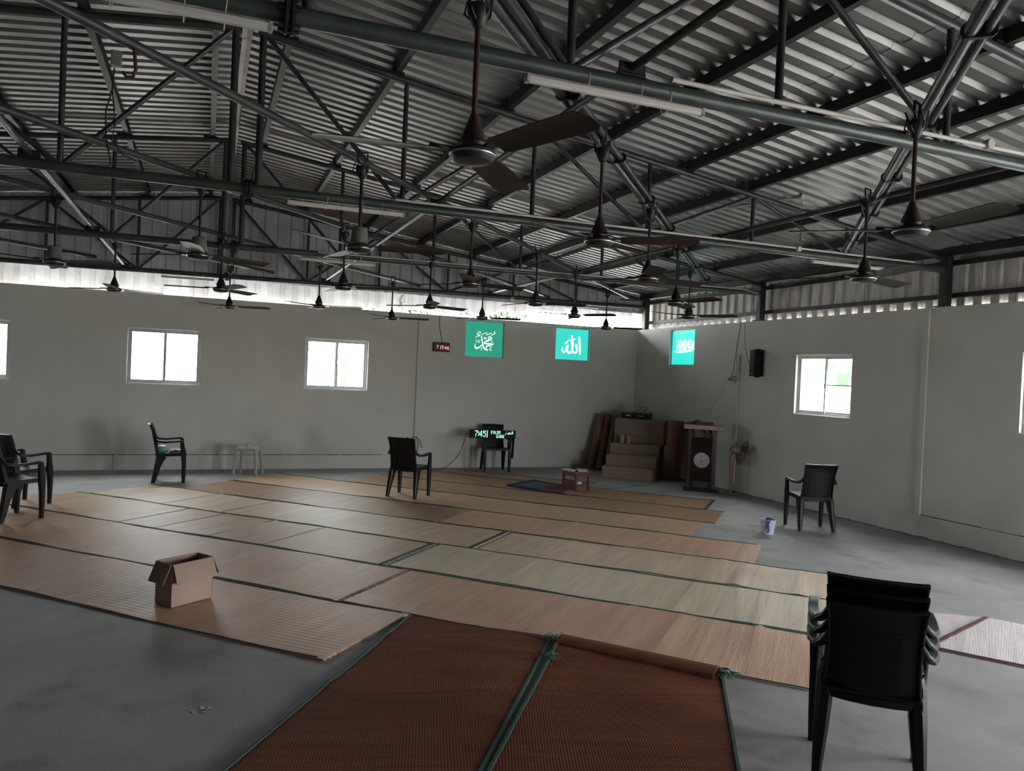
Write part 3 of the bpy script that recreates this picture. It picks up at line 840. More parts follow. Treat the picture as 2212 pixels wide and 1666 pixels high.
MUH = [
 ([(1000, 690), (950, 650), (895, 690), (905, 750), (960, 780), (1010, 760), (1040, 710), (1000, 665)], [40, 45, 40, 40, 45, 50, 45, 30]),
 ([(1030, 730), (940, 800), (810, 850), (730, 910), (700, 970)], [60, 65, 60, 50, 30]),
 ([(690, 965), (820, 955), (980, 955), (1140, 950)], [20, 60, 60, 30]),
 ([(1140, 955), (1020, 1010), (880, 1040), (820, 1080), (795, 1140)], [30, 50, 60, 60, 20]),
 ([(570, 620), (605, 760), (640, 940), (680, 1090), (760, 1180), (890, 1225)], [40, 50, 55, 60, 85, 70]),
 ([(640, 990), (560, 1080), (460, 1150), (370, 1165), (325, 1120), (312, 1050), (335, 975)], [25, 50, 70, 80, 60, 40, 12]),
 ([(590, 580), (700, 540), (840, 490)], [26, 30, 30]), ([(785, 600), (900, 550), (1040, 500)], [30, 34, 34]),
 ([(995, 605), (1090, 555), (1175, 515), (1140, 470), (1185, 425)], [20, 32, 36, 36, 30]),
 ([(310, 725), (400, 680), (490, 640), (500, 600), (420, 615), (400, 570), (450, 500), (530, 480), (510, 560)], [18, 30, 36, 30, 36, 32, 34, 34, 20]),
 ([(375, 805), (345, 890), (400, 925)], [18, 24, 18]), ([(430, 820), (475, 925), (535, 810)], [22, 28, 22]),
 ([(695, 690), (715, 755), (785, 755), (785, 680)], [24, 28, 28, 24]), ([(740, 690), (750, 750)], [20, 24]),
 ([(1050, 790), (1050, 870), (1095, 885)], [18, 24, 18]), ([(625, 1110), (590, 1225), (640, 1250)], [18, 26, 18]),
 ([(955, 1080), (1040, 1085), (1000, 1150), (965, 1205), (1020, 1220), (1075, 1210)], [18, 24, 26, 28, 26, 16])]
ALL = [
 ([(1135, 480), (1150, 650), (1175, 900), (1190, 1100), (1197, 1270)], [70, 110, 85, 80, 60]),
 ([(1005, 810), (1025, 900), (1060, 1040), (1060, 1140), (990, 1200), (900, 1185), (860, 1100), (850, 980), (845, 860), (850, 740)], [60, 100, 90, 80, 80, 80, 70, 90, 90, 110]),
 ([(800, 450), (815, 520), (835, 600), (825, 700), (850, 800), (865, 950), (850, 1080), (790, 1190), (720, 1220), (650, 1170), (645, 1050), (670, 860)], [80, 85, 60, 150, 120, 80, 80, 90, 95, 80, 60, 50]),
 ([(680, 870), (620, 930), (580, 1030), (550, 1140), (490, 1210), (435, 1160), (418, 1070), (430, 970)], [50, 60, 60, 65, 80, 70, 50, 35]),
 ([(1000, 590), (930, 620), (830, 640), (730, 660), (650, 695), (600, 770), (550, 810), (480, 850)], [12, 40, 50, 46, 36, 80, 60, 10])]
def sign(n, axis, a0, a1, z0, z1, film, strokes, region, lab, grp=None):
    c = (a0 + a1) / 2
    t = thing('wall_sign', lab, 'sign', (c, D, z0) if axis == 'x' else (R, c, z0), 0 if axis == 'x' else -PI / 2, 'green backlit calligraphy signs')
    h = (a1 - a0) / 2; H = z1 - z0
    bm = nb(); f = .016
    box(bm, -h, h, .055, .125, 0, H); obj('light_box', bm, M_alu, t)
    bm = nb(); yf = .05
    box(bm, -h, -h + f, yf - .006, .055, 0, H); box(bm, h - f, h, yf - .006, .055, 0, H); box(bm, -h + f, h - f, yf - .006, .055, 0, f); box(bm, -h + f, h - f, yf - .006, .055, H - f, H)
    obj('frame', bm, M_alu, t)
    bm = nb(); box(bm, -h + f, h - f, yf, .0549, f, H - f); obj('face', bm, film, t)
    bm = nb(); X0, Y0, X1, Y1 = region
    sx = (2 * h - 2 * f) / (X1 - X0); sz = (H - 2 * f) / (Y1 - Y0)
    for pts, ws in strokes:
        ribbon(bm, [(-h + f + (x - X0) * sx, H - f - (y - Y0) * sz) for x, y in pts], [w * sx for w in ws], yf, .002)
    obj('calligraphy', bm, M_sgW, t)
    return t
sign(1, 'x', *SIGN_BACK[0], M_sgA, MUH, (-110, 60, 1530, 1510), 'green square sign with white calligraphy nearest the red clock')
sign(2, 'x', *SIGN_BACK[1], M_sgB, ALL, (110, 170, 1540, 1520), 'bright teal sign with white calligraphy in the middle of the three, beside the corner')
rr = random.Random(3)
blob = []
for row, (yy, nn) in enumerate(((520, 7), (640, 11), (760, 12), (880, 9))):
    for k in range(nn):
        x = 300 + (1130) * (k + .3) / nn + rr.uniform(-30, 30); y = yy + rr.uniform(-30, 30)
        blob.append(([(x, y), (x + rr.uniform(30, 80), y + rr.uniform(-60, 10)), (x + rr.uniform(60, 120), y + rr.uniform(0, 60)), (x + rr.uniform(90, 150), y - rr.uniform(10, 70))], [24, 50, 60, 22]))
for x in (480, 640, 800, 900, 1120):
    blob.append(([(x, 420), (x + 20, 600), (x + 40, 860)], [30, 60, 26]))
blob.append(([(160, 900), (420, 960), (760, 960), (1080, 930), (1400, 900)], [20, 60, 60, 60, 20]))
sign(3, 'y', *SIGN_RIGHT, M_sgC, blob, (50, 50, 1600, 1500), 'cyan sign with dense white calligraphy on the right wall')

# ------------------------------------------------------------------ dot matrix text
FONT = {
 '7': ['11111', '00001', '00010', '00100', '01000', '01000', '01000'], '4': ['00010', '00110', '01010', '10010', '11111', '00010', '00010'],
 '5': ['11111', '10000', '11110', '00001', '00001', '10001', '01110'], '6': ['00110', '01000', '10000', '11110', '10001', '10001', '01110'],
 '0': ['01110', '10001', '10011', '10101', '11001', '10001', '01110'], '1': ['00100', '01100', '00100', '00100', '00100', '00100', '01110'],
 ':': ['0', '1', '1', '0', '1', '1', '0'], ' ': ['00'] * 7, '|': ['1'] * 7,
 'F': ['11111', '10000', '10000', '11110', '10000', '10000', '10000'], 'A': ['01110', '10001', '10001', '11111', '10001', '10001', '10001'],
 'J': ['00111', '00010', '00010', '00010', '00010', '10010', '01100'], 'R': ['11110', '10001', '10001', '11110', '10100', '10010', '10001']}
ARAB = ['00000000000000000101', '00000100000000000101', '00000000000110000101', '00000000001001000101', '00100001111001000101', '00100111111111111101', '01000000000000000000', '10000000010000000000']
def dots(bm, text, x, z, px, pz, y, font=FONT, d=.95):
    for ch in text:
        g = font[ch]
        for r_, row in enumerate(g):
            for c_, v in enumerate(row):
                if v == '1':
                    cx = x + c_ * px; cz = z - r_ * pz
                    box(bm, cx - px * d / 2, cx + px * d / 2, y - .002, y, cz - pz * d / 2, cz + pz * d / 2)
        x += (len(g[0]) + 1) * px
    return x

# ------------------------------------------------------------------ plastic armchair
def make_chair(name, label, m, loc=(0, 0, 0), rz=0, group=None, wick=True):
    t = thing(name, label, 'chair', loc, rz, group)
    # seat
    bm = nb()
    def fs(s, q):
        y = .235 - q * .40; w = .225 - .03 * q
        x = (s * 2 - 1) * w
        z = .425 - .02 * q - .012 * math.sin(PI * s) * math.sin(PI * q) - (.018 if q < .02 else 0)
        return Vector((x, y, z)), Vector((0, 0, 1))
    shell(bm, 10, 10, fs, .012)
    for sx in (-1, 1):
        sweep(bm, [(sx * .220, .22, .404), (sx * .20, -.13, .388)], [(.010, .042)] * 2)
    sweep(bm, [(-.215, .232, .402), (.215, .232, .402)], [(.010, .036)] * 2)
    obj('seat', bm, m, t, True)
    # backrest
    bm = nb()
    def bp_(s, q):
        z = .385 + q * .435
        y0 = -.155 - .085 * q - (.02 * max(0, q - .9) / .1)
        hw = .190 - .012 * math.sin(PI * q) + .002 * q
        a = s * 2 - 1
        x = a * hw
        y = y0 + .035 * a * a * (1 - .3 * q)
        return Vector((x, y, z)), Vector((0, 1, .2)).normalized()
    shell(bm, 14, 14, bp_, .010)
    for sx in (0, 1):
        sweep(bm, [bp_(sx, q)[0] + Vector((0, -.006, 0)) for q in (0, .25, .5, .75, .99)], [(.014, .030)] * 5, up=Vector((0, 1, 0)))
    sweep(bm, [bp_(s, .995)[0] + Vector((0, -.010, -.006)) for s in (0, .25, .5, .75, 1)], [(.034, .012)] * 5)
    sweep(bm, [bp_(s, .0)[0] + Vector((0, -.004, -.006)) for s in (0, .25, .5, .75, 1)], [(.024, .04)] * 5)
    bk = obj('backrest', bm, m, t, True)
    # woven texture panel on both faces
    bm = nb()
    for i in range(13):
        for j in range(22):
            s = .20 + .60 * (i + .5 * (j % 2)) / 13; q = .10 + .66 * j / 22
            p, n = bp_(s, q)
            for sg in (-1, 1):
                c = p + n * .0065 * sg
                r = .0045
                vs = [bm.verts.new(c + Vector((dx * r * 1.5, 0, dz * r))) for dx, dz in ((-1, -1), (1, -1), (1, 1), (-1, 1))]
                vp = bm.verts.new(c + n * .0014 * sg)
                for k in range(4): bm.faces.new((vs[k], vs[(k + 1) % 4], vp))
    obj('wicker_pattern', bm, m, bk)
    for sx in (-1, 1):
        # armrest: leaves the back at z .60, sweeps out and forward, ends over the front leg
        bm = nb()
        pts = [(sx * .178, -.185, .66), (sx * .198, -.17, .612), (sx * .224, -.13, .585), (sx * .242, -.05, .578), (sx * .246, .06, .586), (sx * .244, .15, .594), (sx * .242, .185, .580)]
        up = Vector((0, 0, 1))
        ups = [Vector((0, 1, .2)), Vector((0, 1, .8)), up, up, up, up, up]
        sweep(bm, pts, [(.02, .03), (.035, .030), (.046, .030), (.050, .028), (.050, .026), (.048, .028), (.042, .030)], ups=ups)
        obj('armrest', bm, m, t, True)
        bm = nb()
        sweep(bm, [(sx * .243, .172, .588), (sx * .238, .180, .50), (sx * .228, .195, .40), (sx * .224, .205, .28), (sx * .224, .207, .12), (sx * .224, .205, 0)],
              [(.036, .050), (.036, .055), (.046, .070), (.050, .058), (.044, .048), (.036, .042)], up=Vector((0, 1, 0)))
        obj('front_leg', bm, m, t, True)
        bm = nb()
        sweep(bm, [(sx * .180, -.075, .385), (sx * .185, -.105, .33), (sx * .192, -.135, .22), (sx * .200, -.160, .10), (sx * .205, -.185, 0)],
              [(.050, .13), (.066, .11), (.060, .080), (.048, .064), (.036, .050)], up=Vector((0, 1, 0)))
        obj('rear_leg', bm, m, t, True)
    return t
def hd(deg): return -math.radians(deg)     # heading clockwise from +y
CG = 'dark plastic armchairs standing apart in the hall'
chair = make_chair('plastic_armchair', 'dark plastic armchair standing on the mats in the middle, seen from behind', M_darkch, (2.60, 9.93, .006), hd(41), CG)
dup(chair, (6.93, 7.02, 0), hd(20), 'dark plastic armchair beside the right wall, near the white bucket', CG)
side_chair = dup(chair, (-.46, 11.66, 0), hd(88), 'dark plastic armchair facing right below the large left window, mint bundle on its seat', CG)
dup(chair, (-1.85, 9.10, .008), hd(50), 'nearer of the two dark plastic armchairs at the left edge', CG)
dup(chair, (-1.93, 9.98, .004), hd(47), 'farther of the two dark plastic armchairs at the left edge', CG)
SG = 'three stacked black armchairs'
st = (2.825, 2.465)
stk = make_chair('plastic_armchair', 'lowest black armchair of the stack of three at lower right', M_black, (*st, 0), hd(45), SG)
hv = Vector((math.sin(math.radians(45)), math.cos(math.radians(45))))
dup(stk, (st[0] + hv.x * .014, st[1] + hv.y * .014, .052), hd(45), 'middle black armchair of the stack of three at lower right', SG)
dup(stk, (st[0] + hv.x * .028, st[1] + hv.y * .028, .104), hd(45), 'topmost black armchair of the stack of three at lower right', SG)
gch = make_chair('plastic_armchair', 'dark green plastic armchair against the back wall, holding the lit prayer-time display', M_green, (4.83, 12.42, 0), hd(188))

# things on the side chair
bm = nb()
def bagf(s, q):
    a = 2 * PI * s; r = 1
    x = .085 * math.cos(a) * math.sin(PI * q) ** .6; y = .075 * math.sin(a) * math.sin(PI * q) ** .6
    z = .085 * (1 - math.cos(PI * q)) / 1 * .62
    k = 1 + .12 * math.sin(5 * a + 4 * q)
    return Vector((x * k, y * k, z))
grid(bm, 16, 8, bagf); bmesh.ops.remove_doubles(bm, verts=bm.verts, dist=1e-4)
o_ = obj('plastic_bag', bm, M_mint, None, True, (-.55, 11.64, .408)); tag(o_, 'crumpled mint green bag on the seat of the side-facing armchair', 'bag')
bm = nb()
for k in range(3):
    def cf(s, q, k=k): return Vector((-.09 + .18 * s + .01 * k, -.10 + .20 * q, .008 + .010 * k + .012 * math.sin(7 * s + 3 * q + k) ** 2)), Vector((0, 0, 1))
    shell(bm, 8, 8, cf, .004)
o_ = obj('folded_cloth', bm, noisy('grey_white_cloth', (.30, .30, .33), (.45, .45, .48), 9, 4, .9, .2, 60), None, True, (-.36, 11.66, .416)); tag(o_, 'folded grey cloth at the front of the side-facing armchair seat', 'cloth')

# LED prayer display on the green chair
t = thing('led_display', 'long green-black LED display showing the time and FAJR prayer, resting across a chair', 'display', (4.70, 12.22, .603), math.radians(-12))
bm = nb(); box(bm, -.41, .41, -.02, .025, 0, .145, .005); obj('case', bm, M_black, t)
bm = nb(); box(bm, -.40, .40, -.0225, -.0202, .006, .139); obj('face', bm, M_ledg, t)
bm = nb()
x = dots(bm, '7', -.315, .122, .0105, .0155, -.0226)
x = dots(bm, ':', x - .002, .122, .012, .0155, -.0226)
x = dots(bm, '4', x - .006, .122, .0105, .0155, -.0226); x = dots(bm, '5', x, .122, .0105, .0155, -.0226)
box(bm, x + .002, x + .014, -.0246, -.0226, .012, .135)
obj('time_digits', bm, M_led, t)
bm = nb(); x = -.03
x = dots(bm, 'FAJR', x, .127, .0073, .0085, -.0226)
dots(bm, '6:00', .065, .060, .0073, .0080, -.0226)
for r_, row in enumerate(ARAB):
    for c_, v in enumerate(row):
        if v == '1': box(bm, .215 + c_ * .0073 - .0034, .215 + c_ * .0073 + .0034, -.0246, -.0226, .127 - r_ * .0085 - .004, .127 - r_ * .0085 + .004)
obj('prayer_text', bm, M_led, t)
def cable(name, pts, r, lab, m=M_cable, cat='cable', group=None):
    P_ = [Vector(p) for p in pts]; out = []
    for i in range(len(P_) - 1):
        p0 = P_[max(i - 1, 0)]; p1 = P_[i]; p2 = P_[i + 1]; p3 = P_[min(i + 2, len(P_) - 1)]
        for k in range(5):
            u = k / 5
            out.append(.5 * (2 * p1 + (p2 - p0) * u + (2 * p0 - 5 * p1 + 4 * p2 - p3) * u * u + (3 * p1 - p0 - 3 * p2 + p3) * u ** 3))
    out.append(P_[-1])
    bm = nb(); tube(bm, out, r, 6)
    return tag(obj(name, bm, m, None, True), lab, cat, group)
cable('power_cable', [(4.29, 12.31, .67), (4.25, 12.32, .66), (4.22, 12.33, .55), (4.18, 12.36, .40), (4.11, 12.40, .25), (4.0, 12.5, .10), (3.85, 12.55, .012), (3.6, 12.62, .008), (3.35, 12.65, .008), (3.2, 12.6, .008)], .0055, 'black power cable drooping from the LED display to the floor')
# cloth over the green chair's arm
bm = nb()
def cl(s, q):
    L_ = .72 * q
    x = -.06 + .14 * s + .02 * q
    if L_ < .26: y, z = .05 + 0 * s, .36 + L_
    elif L_ < .34: y, z = .05 - (L_ - .26), .618 + .0
    else: y, z = -.03 - .015 * math.sin(9 * s), .618 - (L_ - .34)
    return Vector((x, y + .006 * math.sin(14 * s + 5 * q), z))
def cl2(s, q): return cl(s, q), Vector((0, -1, .3)).normalized()
shell(bm, 12, 26, cl2, .004)
o_ = obj('dark_cloth', bm, M_cloth, None, True, (5.085, 12.28, 0), (0, 0, math.radians(75))); tag(o_, 'dark cloth hung over the right arm of the green armchair', 'cloth')

# ------------------------------------------------------------------ red digital wall clock
t = thing('digital_clock', 'small black digital wall clock with red digits and a wire above it', 'clock', (3.88, D, 2.175), 0)
bm = nb(); box(bm, -.155, .155, -.04, 0, -.082, .082, .006); obj('case', bm, M_black, t)
bm = nb(); box(bm, -.14, .14, -.043, -.0402, -.068, .068); obj('face', bm, M_redf, t)
bm = nb(); x = dots(bm, '7', -.088, .026, .0075, .0085, -.0432); x = dots(bm, '15', x + .012, .024, .0065, .0085, -.0432); dots(bm, '46', x + .012, .016, .008, .0085, -.0432)
obj('digits', bm, M_ledr, t)
cable('clock_wire', [(3.90, D - .01, 2.26), (3.87, D - .01, 2.40), (3.84, D - .01, 2.55), (3.835, D - .01, 2.74)], .005, 'thin dark wire running from the red clock up to the wall top', M_greyc)

# socket plate with plug leads
t = thing('wall_socket', 'white wall socket plate with plugged-in black leads on the back wall', 'socket', (3.36, D, .53))
bm = nb(); box(bm, -.11, .11, -.014, 0, -.045, .045, .003); obj('plate', bm, M_white, t)
bm = nb(); lathe(bm, [(.004, -.018), (.018, -.018), (.020, 0), (.016, .022), (.004, .024)], 12, -.03, -.03, 0, Matrix.Rotation(PI / 2, 4, 'X')); obj('plug', bm, M_cable, t, True)
cable('socket_lead', [(3.40, D - .02, .50), (3.44, D - .03, .56), (3.50, D - .03, .54), (3.53, D - .03, .40), (3.50, D - .04, .28), (3.44, D - .05, .22), (3.36, D - .1, .05), (3.3, D - .2, .012), (3.2, 12.6, .010)], .0055, 'black lead looping down from the wall socket to the floor')
cable('spare_lead', [(3.49, D - .02, .56), (3.56, D - .02, .50), (3.58, D - .02, .42), (3.62, D - .02, .36)], .004, 'short grey lead hanging right of the wall socket', M_greyc)
# dark switch-side smudge fixings
# ------------------------------------------------------------------ plastic stool with a glass on it
t = thing('plastic_stool', 'grey-white plastic stool beside the back wall under the middle window', 'stool', (.65, 12.15, 0), math.radians(-20))
bm = nb()
def sf(s, q): return Vector(((s * 2 - 1) * .15, (q * 2 - 1) * .15, .425 + .004 * math.sin(PI * s) * math.sin(PI * q))), Vector((0, 0, 1))
shell(bm, 8, 8, sf, .012)
for a in (0, 1, 2, 3):
    Rm = Matrix.Rotation(a * PI / 2, 4, 'Z')
    sweep(bm, [Rm @ Vector((-.14, -.146, .405)), Rm @ Vector((.14, -.146, .405))], [(.008, .042)] * 2)
obj('seat', bm, M_stool, t, True)
for sx in (-1, 1):
    for sy in (-1, 1):
        bm = nb(); sweep(bm, [(sx * .135, sy * .135, .425), (sx * .15, sy * .15, .25), (sx * .172, sy * .172, 0)], [(.052, .04), (.046, .036), (.036, .03)], up=Vector((0, 1, 0))); obj('leg', bm, M_stool, t, True)
bm = nb(); lathe(bm, [(.022, 0), (.030, .003), (.036, .055), (.033, .055), (.027, .008), (.003, .006)], 18)
tag(obj('glass_cup', bm, M_trans, None, True, (.64, 12.13, .4355)), 'small clear cup standing on the plastic stool', 'cup')
# notebook under it
# ------------------------------------------------------------------ cardboard box
t = thing('cardboard_box', 'open brown cardboard box with folded-down flaps on the mats at left', 'box', (-.085, 5.86, .010))
p0 = Vector((-.26 + .04, 5.735 - 5.86, 0)); p1 = Vector((-.125 + .04, 5.60 - 5.86, 0)); p2 = Vector((.155 + .04, 5.80 - 5.86, 0))
ex = (p2 - p1).normalized(); ey = Vector((-ex.y, ex.x, 0)); Lx = .325; Ly = .185; Hh = .30
def bp3(a, b, z): return p1 + ex * a + ey * b + Vector((0, 0, z))
def plate(bm, A, B, C_, D_, th):
    n = (B - A).cross(D_ - A).normalized() * th
    v = [bm.verts.new(p) for p in (A, B, C_, D_)] + [bm.verts.new(p + n) for p in (A, B, C_, D_)]
    for q in ((0, 1, 2, 3), (7, 6, 5, 4), (0, 4, 5, 1), (1, 5, 6, 2), (2, 6, 7, 3), (3, 7, 4, 0)): bm.faces.new([v[i] for i in q])
bm = nb()
plate(bm, bp3(0, 0, 0), bp3(Lx, 0, 0), bp3(Lx, 0, Hh), bp3(0, 0, Hh), -.005)
plate(bm, bp3(Lx, Ly, 0), bp3(0, Ly, 0), bp3(0, Ly, Hh), bp3(Lx, Ly, Hh), -.005)
plate(bm, bp3(0, Ly, 0), bp3(0, 0, 0), bp3(0, 0, Hh), bp3(0, Ly, Hh), -.005)
plate(bm, bp3(Lx, 0, 0), bp3(Lx, Ly, 0), bp3(Lx, Ly, Hh), bp3(Lx, 0, Hh), -.005)
plate(bm, bp3(0, 0, 0), bp3(Lx, 0, 0), bp3(Lx, Ly, 0), bp3(0, Ly, 0), .005)
obj('walls', bm, M_card, t)
FL = .14
for A, B, off in ((bp3(0, 0, Hh), bp3(Lx, 0, Hh), -ey), (bp3(0, Ly, Hh), bp3(0, 0, Hh), -ex), (bp3(Lx, Ly, Hh), bp3(0, Ly, Hh), ey), (bp3(Lx, 0, Hh), bp3(Lx, Ly, Hh), ex)):
    d = (off * .40 + Vector((0, 0, -.92))).normalized() * FL if off != ey else (off * .35 + Vector((0, 0, -.93))).normalized() * FL
    k = .0 if abs(off.dot(ey)) > .5 else .02
    tt = (B - A).normalized() * .004
    bm = nb(); o2 = off * .006; plate(bm, A + o2 + tt, B + o2 - tt, B + d + o2 - tt * (1 + 3 * k), A + d + o2 + tt, .004)
    obj('flap', bm, M_card, t)

# ------------------------------------------------------------------ mats
Q2 = math.sqrt(.5)
ROT45 = -PI / 4      # local x = u (towards lower right), local y = v (away)
M_foldshade = mat('painted_fold_shade', (.05, .035, .03), .8)  # dark strips laid beside mat folds, painting in the crease shade
def fringe(bm, u, v0, v1, z, sgn, n=30):
    for k in range(n):
        v = v0 + (v1 - v0) * (k + random.random()) / n
        a = random.uniform(-.6, .6); ln = random.uniform(.015, .05)
        tube(bm, [(u, v, z), (u + sgn * ln * .6, v + a * ln, z + .006 * random.random()), (u + sgn * ln, v + a * ln * 1.6, z - .002)], .0016, 4)
def reed_mat(lab, m, u0, u1, v0, v1, zb=0.0, creases=(), bind=M_bind, endl=None, endr=None, skew=0, grp='reed mats covering the floor', fr=None, bt=True, bb=True, foldlines=()):
    t = thing('reed_mat', lab, 'mat', (0, 0, 0), ROT45, grp)
    nu = max(8, int((u1 - u0) / .05)); nv = 10
    ph = random.uniform(0, 9)
    def zz(u, v):
        z = .0030 * math.sin(u * 2.3 + ph) + .0022 * math.sin(u * 7.1 + v * 1.5 + ph * 2) + .003
        for cu, h, w, sk in creases:
            du = (u - cu - sk * (v - v0)) / w
            if abs(du) < 4: z += h * math.exp(-du * du) * (.6 + .4 * math.sin(v * 3.1 + cu * 9))
        return zb + .004 + max(z, 0)
    bm = nb()
    a = [[bm.verts.new((u0 + (u1 - u0) * i / nu, v0 + (v1 - v0) * j / nv + .006 * math.sin(2.1 * i / 20 + ph) * (1 if j in (0, nv) else 0) * 1, zz(u0 + (u1 - u0) * i / nu, v0 + (v1 - v0) * j / nv))) for j in range(nv + 1)] for i in range(nu + 1)]
    for i in range(nu):
        for j in range(nv): bm.faces.new((a[i][j], a[i + 1][j], a[i + 1][j + 1], a[i][j + 1]))
    # skirt down to the floor
    def skirt(row):
        lo = [bm.verts.new((v.co.x, v.co.y, zb + .0005)) for v in row]
        for k in range(len(row) - 1): bm.faces.new((row[k], row[k + 1], lo[k + 1], lo[k]))
    skirt([a[i][0] for i in range(nu + 1)]); skirt([a[i][nv] for i in range(nu + 1)]); skirt(a[0]); skirt(a[nu])
    obj('weave', bm, m, t, True)
    for on, j in ((bb, 0), (bt, nv)):
        if not on: continue
        bm = nb()
        pts = [a_co for a_co in []]
        vv = v0 + .006 if j == 0 else v1 - .006
        P_ = [(u0 + (u1 - u0) * i / nu, vv + .006 * math.sin(2.1 * i / 20 + ph), zz(u0 + (u1 - u0) * i / nu, vv) + .002) for i in range(0, nu + 1, 2)]
        sweep(bm, P_, [(.013, .005)] * len(P_)); obj('edge_binding', bm, bind, t)
    for cs in foldlines:
        bm = nb(); P_ = [(cs + .03 * (k / 10 - .5), v0 + .02 + (v1 - v0 - .04) * k / 10, zz(cs, v0 + (v1 - v0) * k / 10) + .0012) for k in range(11)]
        sweep(bm, P_, [(.010, .002)] * 11); obj('fold_shade_strip', bm, M_foldshade, t)
    for e, u in ((endl, u0), (endr, u1)):
        if e:
            mm, w = e
            uu = u + (w / 2 if u == u0 else -w / 2)
            bm = nb(); P_ = [(uu, v0 + .01 + (v1 - v0 - .02) * k / 10, zz(uu, v0 + (v1 - v0) * k / 10) + .002) for k in range(11)]
            sweep(bm, P_, [(w, .005)] * 11); obj('end_band', bm, mm, t)
    if fr:
        bm = nb()
        for u, sgn in fr: fringe(bm, u, v0, v1, zb + .008, sgn)
        tag(obj('loose_threads', bm, M_thread, t), kind='stuff')
    return t
cr = lambda *us, h=.006, w=.02: [(u, h, w, random.uniform(-.04, .04)) for u in us]
# rows from the near edge away from the camera
reed_mat('pinkish reed mat under the cardboard box, nearest row, frayed end beside the russet carpet', M_matPink, -8.6, -2.62, 3.60, 4.565, 0, [(-4.6, .004, .03, 0)], M_bindd, fr=[(-2.62, 1)])
reed_mat('tan reed mat behind the cardboard box, second row from the near edge', M_matPink, -9.2, -3.22, 4.575, 5.595, 0, cr(-6.9, h=.003), M_bind, endr=(M_bindr, .006), fr=[(-3.22, 1)])
reed_mat('long pinkish reed mat running right to the black chair stack, second row', M_matPink, -3.19, .02, 4.575, 5.595, .001, cr(-2.1, -1.25, -.9, -.3, h=.008, w=.022), M_bind)
reed_mat('grey-tan reed mat with cross seams in the third row, left of the green-banded end', M_matTan, -8.65, -3.50, 5.605, 6.585, 0, cr(-6.71, -6.19, -5.48, -4.80, h=.010, w=.012), M_bindg, endr=(M_bindg, .05), fr=[(-3.50, 1)], foldlines=(-6.74, -6.22, -5.51, -4.83))
reed_mat('pale green-beige reed mat in the third row, right of the green band', M_matGrn, -3.44, .35, 5.605, 6.585, .001, cr(-2.3, -1.55, -.95, -.35, h=.011, w=.02), M_bind)
reed_mat('pale beige reed mat in the fourth row ending in a maroon band', M_matPale, -8.43, -3.10, 6.595, 7.525, 0, cr(-7.2, -6.3, -5.2, -4.9, h=.006, w=.010), M_bindg, endr=(M_bindr, .05), fr=[(-3.10, 1)], foldlines=(-7.22, -6.3))
reed_mat('wrinkled pale reed mat in the fourth row, right of the maroon band', M_matPale, -3.04, .60, 6.595, 7.525, .001, cr(-2.3, -1.3, -.85, -.62, -.1, h=.014, w=.022), M_bind)
reed_mat('brown reed mat in the fifth row, passing in front of the lone armchair', M_matBr, -7.95, -4.0, 7.535, 8.475, 0, cr(-7.1, -6.2, h=.005, w=.01), M_bindg)
reed_mat('tan wrinkled reed mat at the right end of the fifth row, next to bare concrete', M_matPink, -3.98, -.53, 7.535, 8.475, .001, cr(-2.6, -2.0, -1.6, h=.009, w=.02), M_bindg)
reed_mat('brown reed mat in the sixth row with the lone armchair on it', M_matTan, -7.9, -1.30, 8.485, 9.445, 0, cr(-7.2, -5.5, -3.0, h=.004, w=.012), M_bindd)
reed_mat('brown reed mat in the seventh row behind the lone armchair', M_matBr, -6.6, -1.15, 9.455, 10.40, 0, cr(-4.0, h=.004), M_bindd)
reed_mat('brown reed mat in the eighth row, dark band at its right end', M_matBr, -6.2, -1.38, 10.41, 11.33, 0, cr(-3.5, h=.004), M_bindd, endr=(M_bindd, .05))
reed_mat('farthest narrow brown reed mat beside the back wall', M_matBr, -5.9, -3.35, 11.34, 11.85, 0, (), M_bindd)

def quad_mat(name, lab, m, c, zb, folds, bind, edges, grp=None, nu=40, nv=40, th=.004):
    """c = near-left, near-right, far-right, far-left world corners; folds: (t0,width,height) ridges across t"""
    o = Vector((*c[0], 0)); dx = (Vector((*c[1], 0)) - o); ang = math.atan2(dx.y, dx.x)
    t = thing(name, lab, 'mat', (c[0][0], c[0][1], 0), ang, grp)
    Ri = Matrix.Rotation(-ang, 3, 'Z')
    q = [Ri @ (Vector((*p, 0)) - o) for p in c]
    ph = random.uniform(0, 9)
    def P(s, u):
        a = q[0].lerp(q[1], s); b = q[3].lerp(q[2], s); p = a.lerp(b, u)
        z = zb + th + .002 + .0018 * math.sin(9 * s + ph) + .002 * math.sin(15 * u + 4 * s)
        for f0, w, h, sk in folds:
            d = (u - f0 - sk * (s - .5)) / w
            if abs(d) < 3: z += h * math.exp(-d * d)
        return Vector((p.x, p.y, z))
    bm = nb(); a = grid(bm, nu, nv, P)
    rows = [[a[i][0] for i in range(nu + 1)], [a[i][nv] for i in range(nu + 1)], a[0], a[nu]]
    for row in rows:
        lo = [bm.verts.new((v.co.x, v.co.y, zb + .0005)) for v in row]
        for k in range(len(row) - 1): bm.faces.new((row[k], row[k + 1], lo[k + 1], lo[k]))
    obj('weave', bm, m, t, True)
    E = {'l': lambda k: P(0, k), 'r': lambda k: P(1, k), 'f': lambda k: P(k, 1), 'n': lambda k: P(k, 0)}
    for e in edges:
        bm = nb(); P_ = [E[e](k / 30) + Vector((0, 0, .003)) for k in range(31)]; sweep(bm, P_, [(.018, .006)] * 31); obj('edge_binding', bm, bind, t)
    return t, P
M_bindt = mat('worn_teal_edge', (.05, .12, .10), .8)
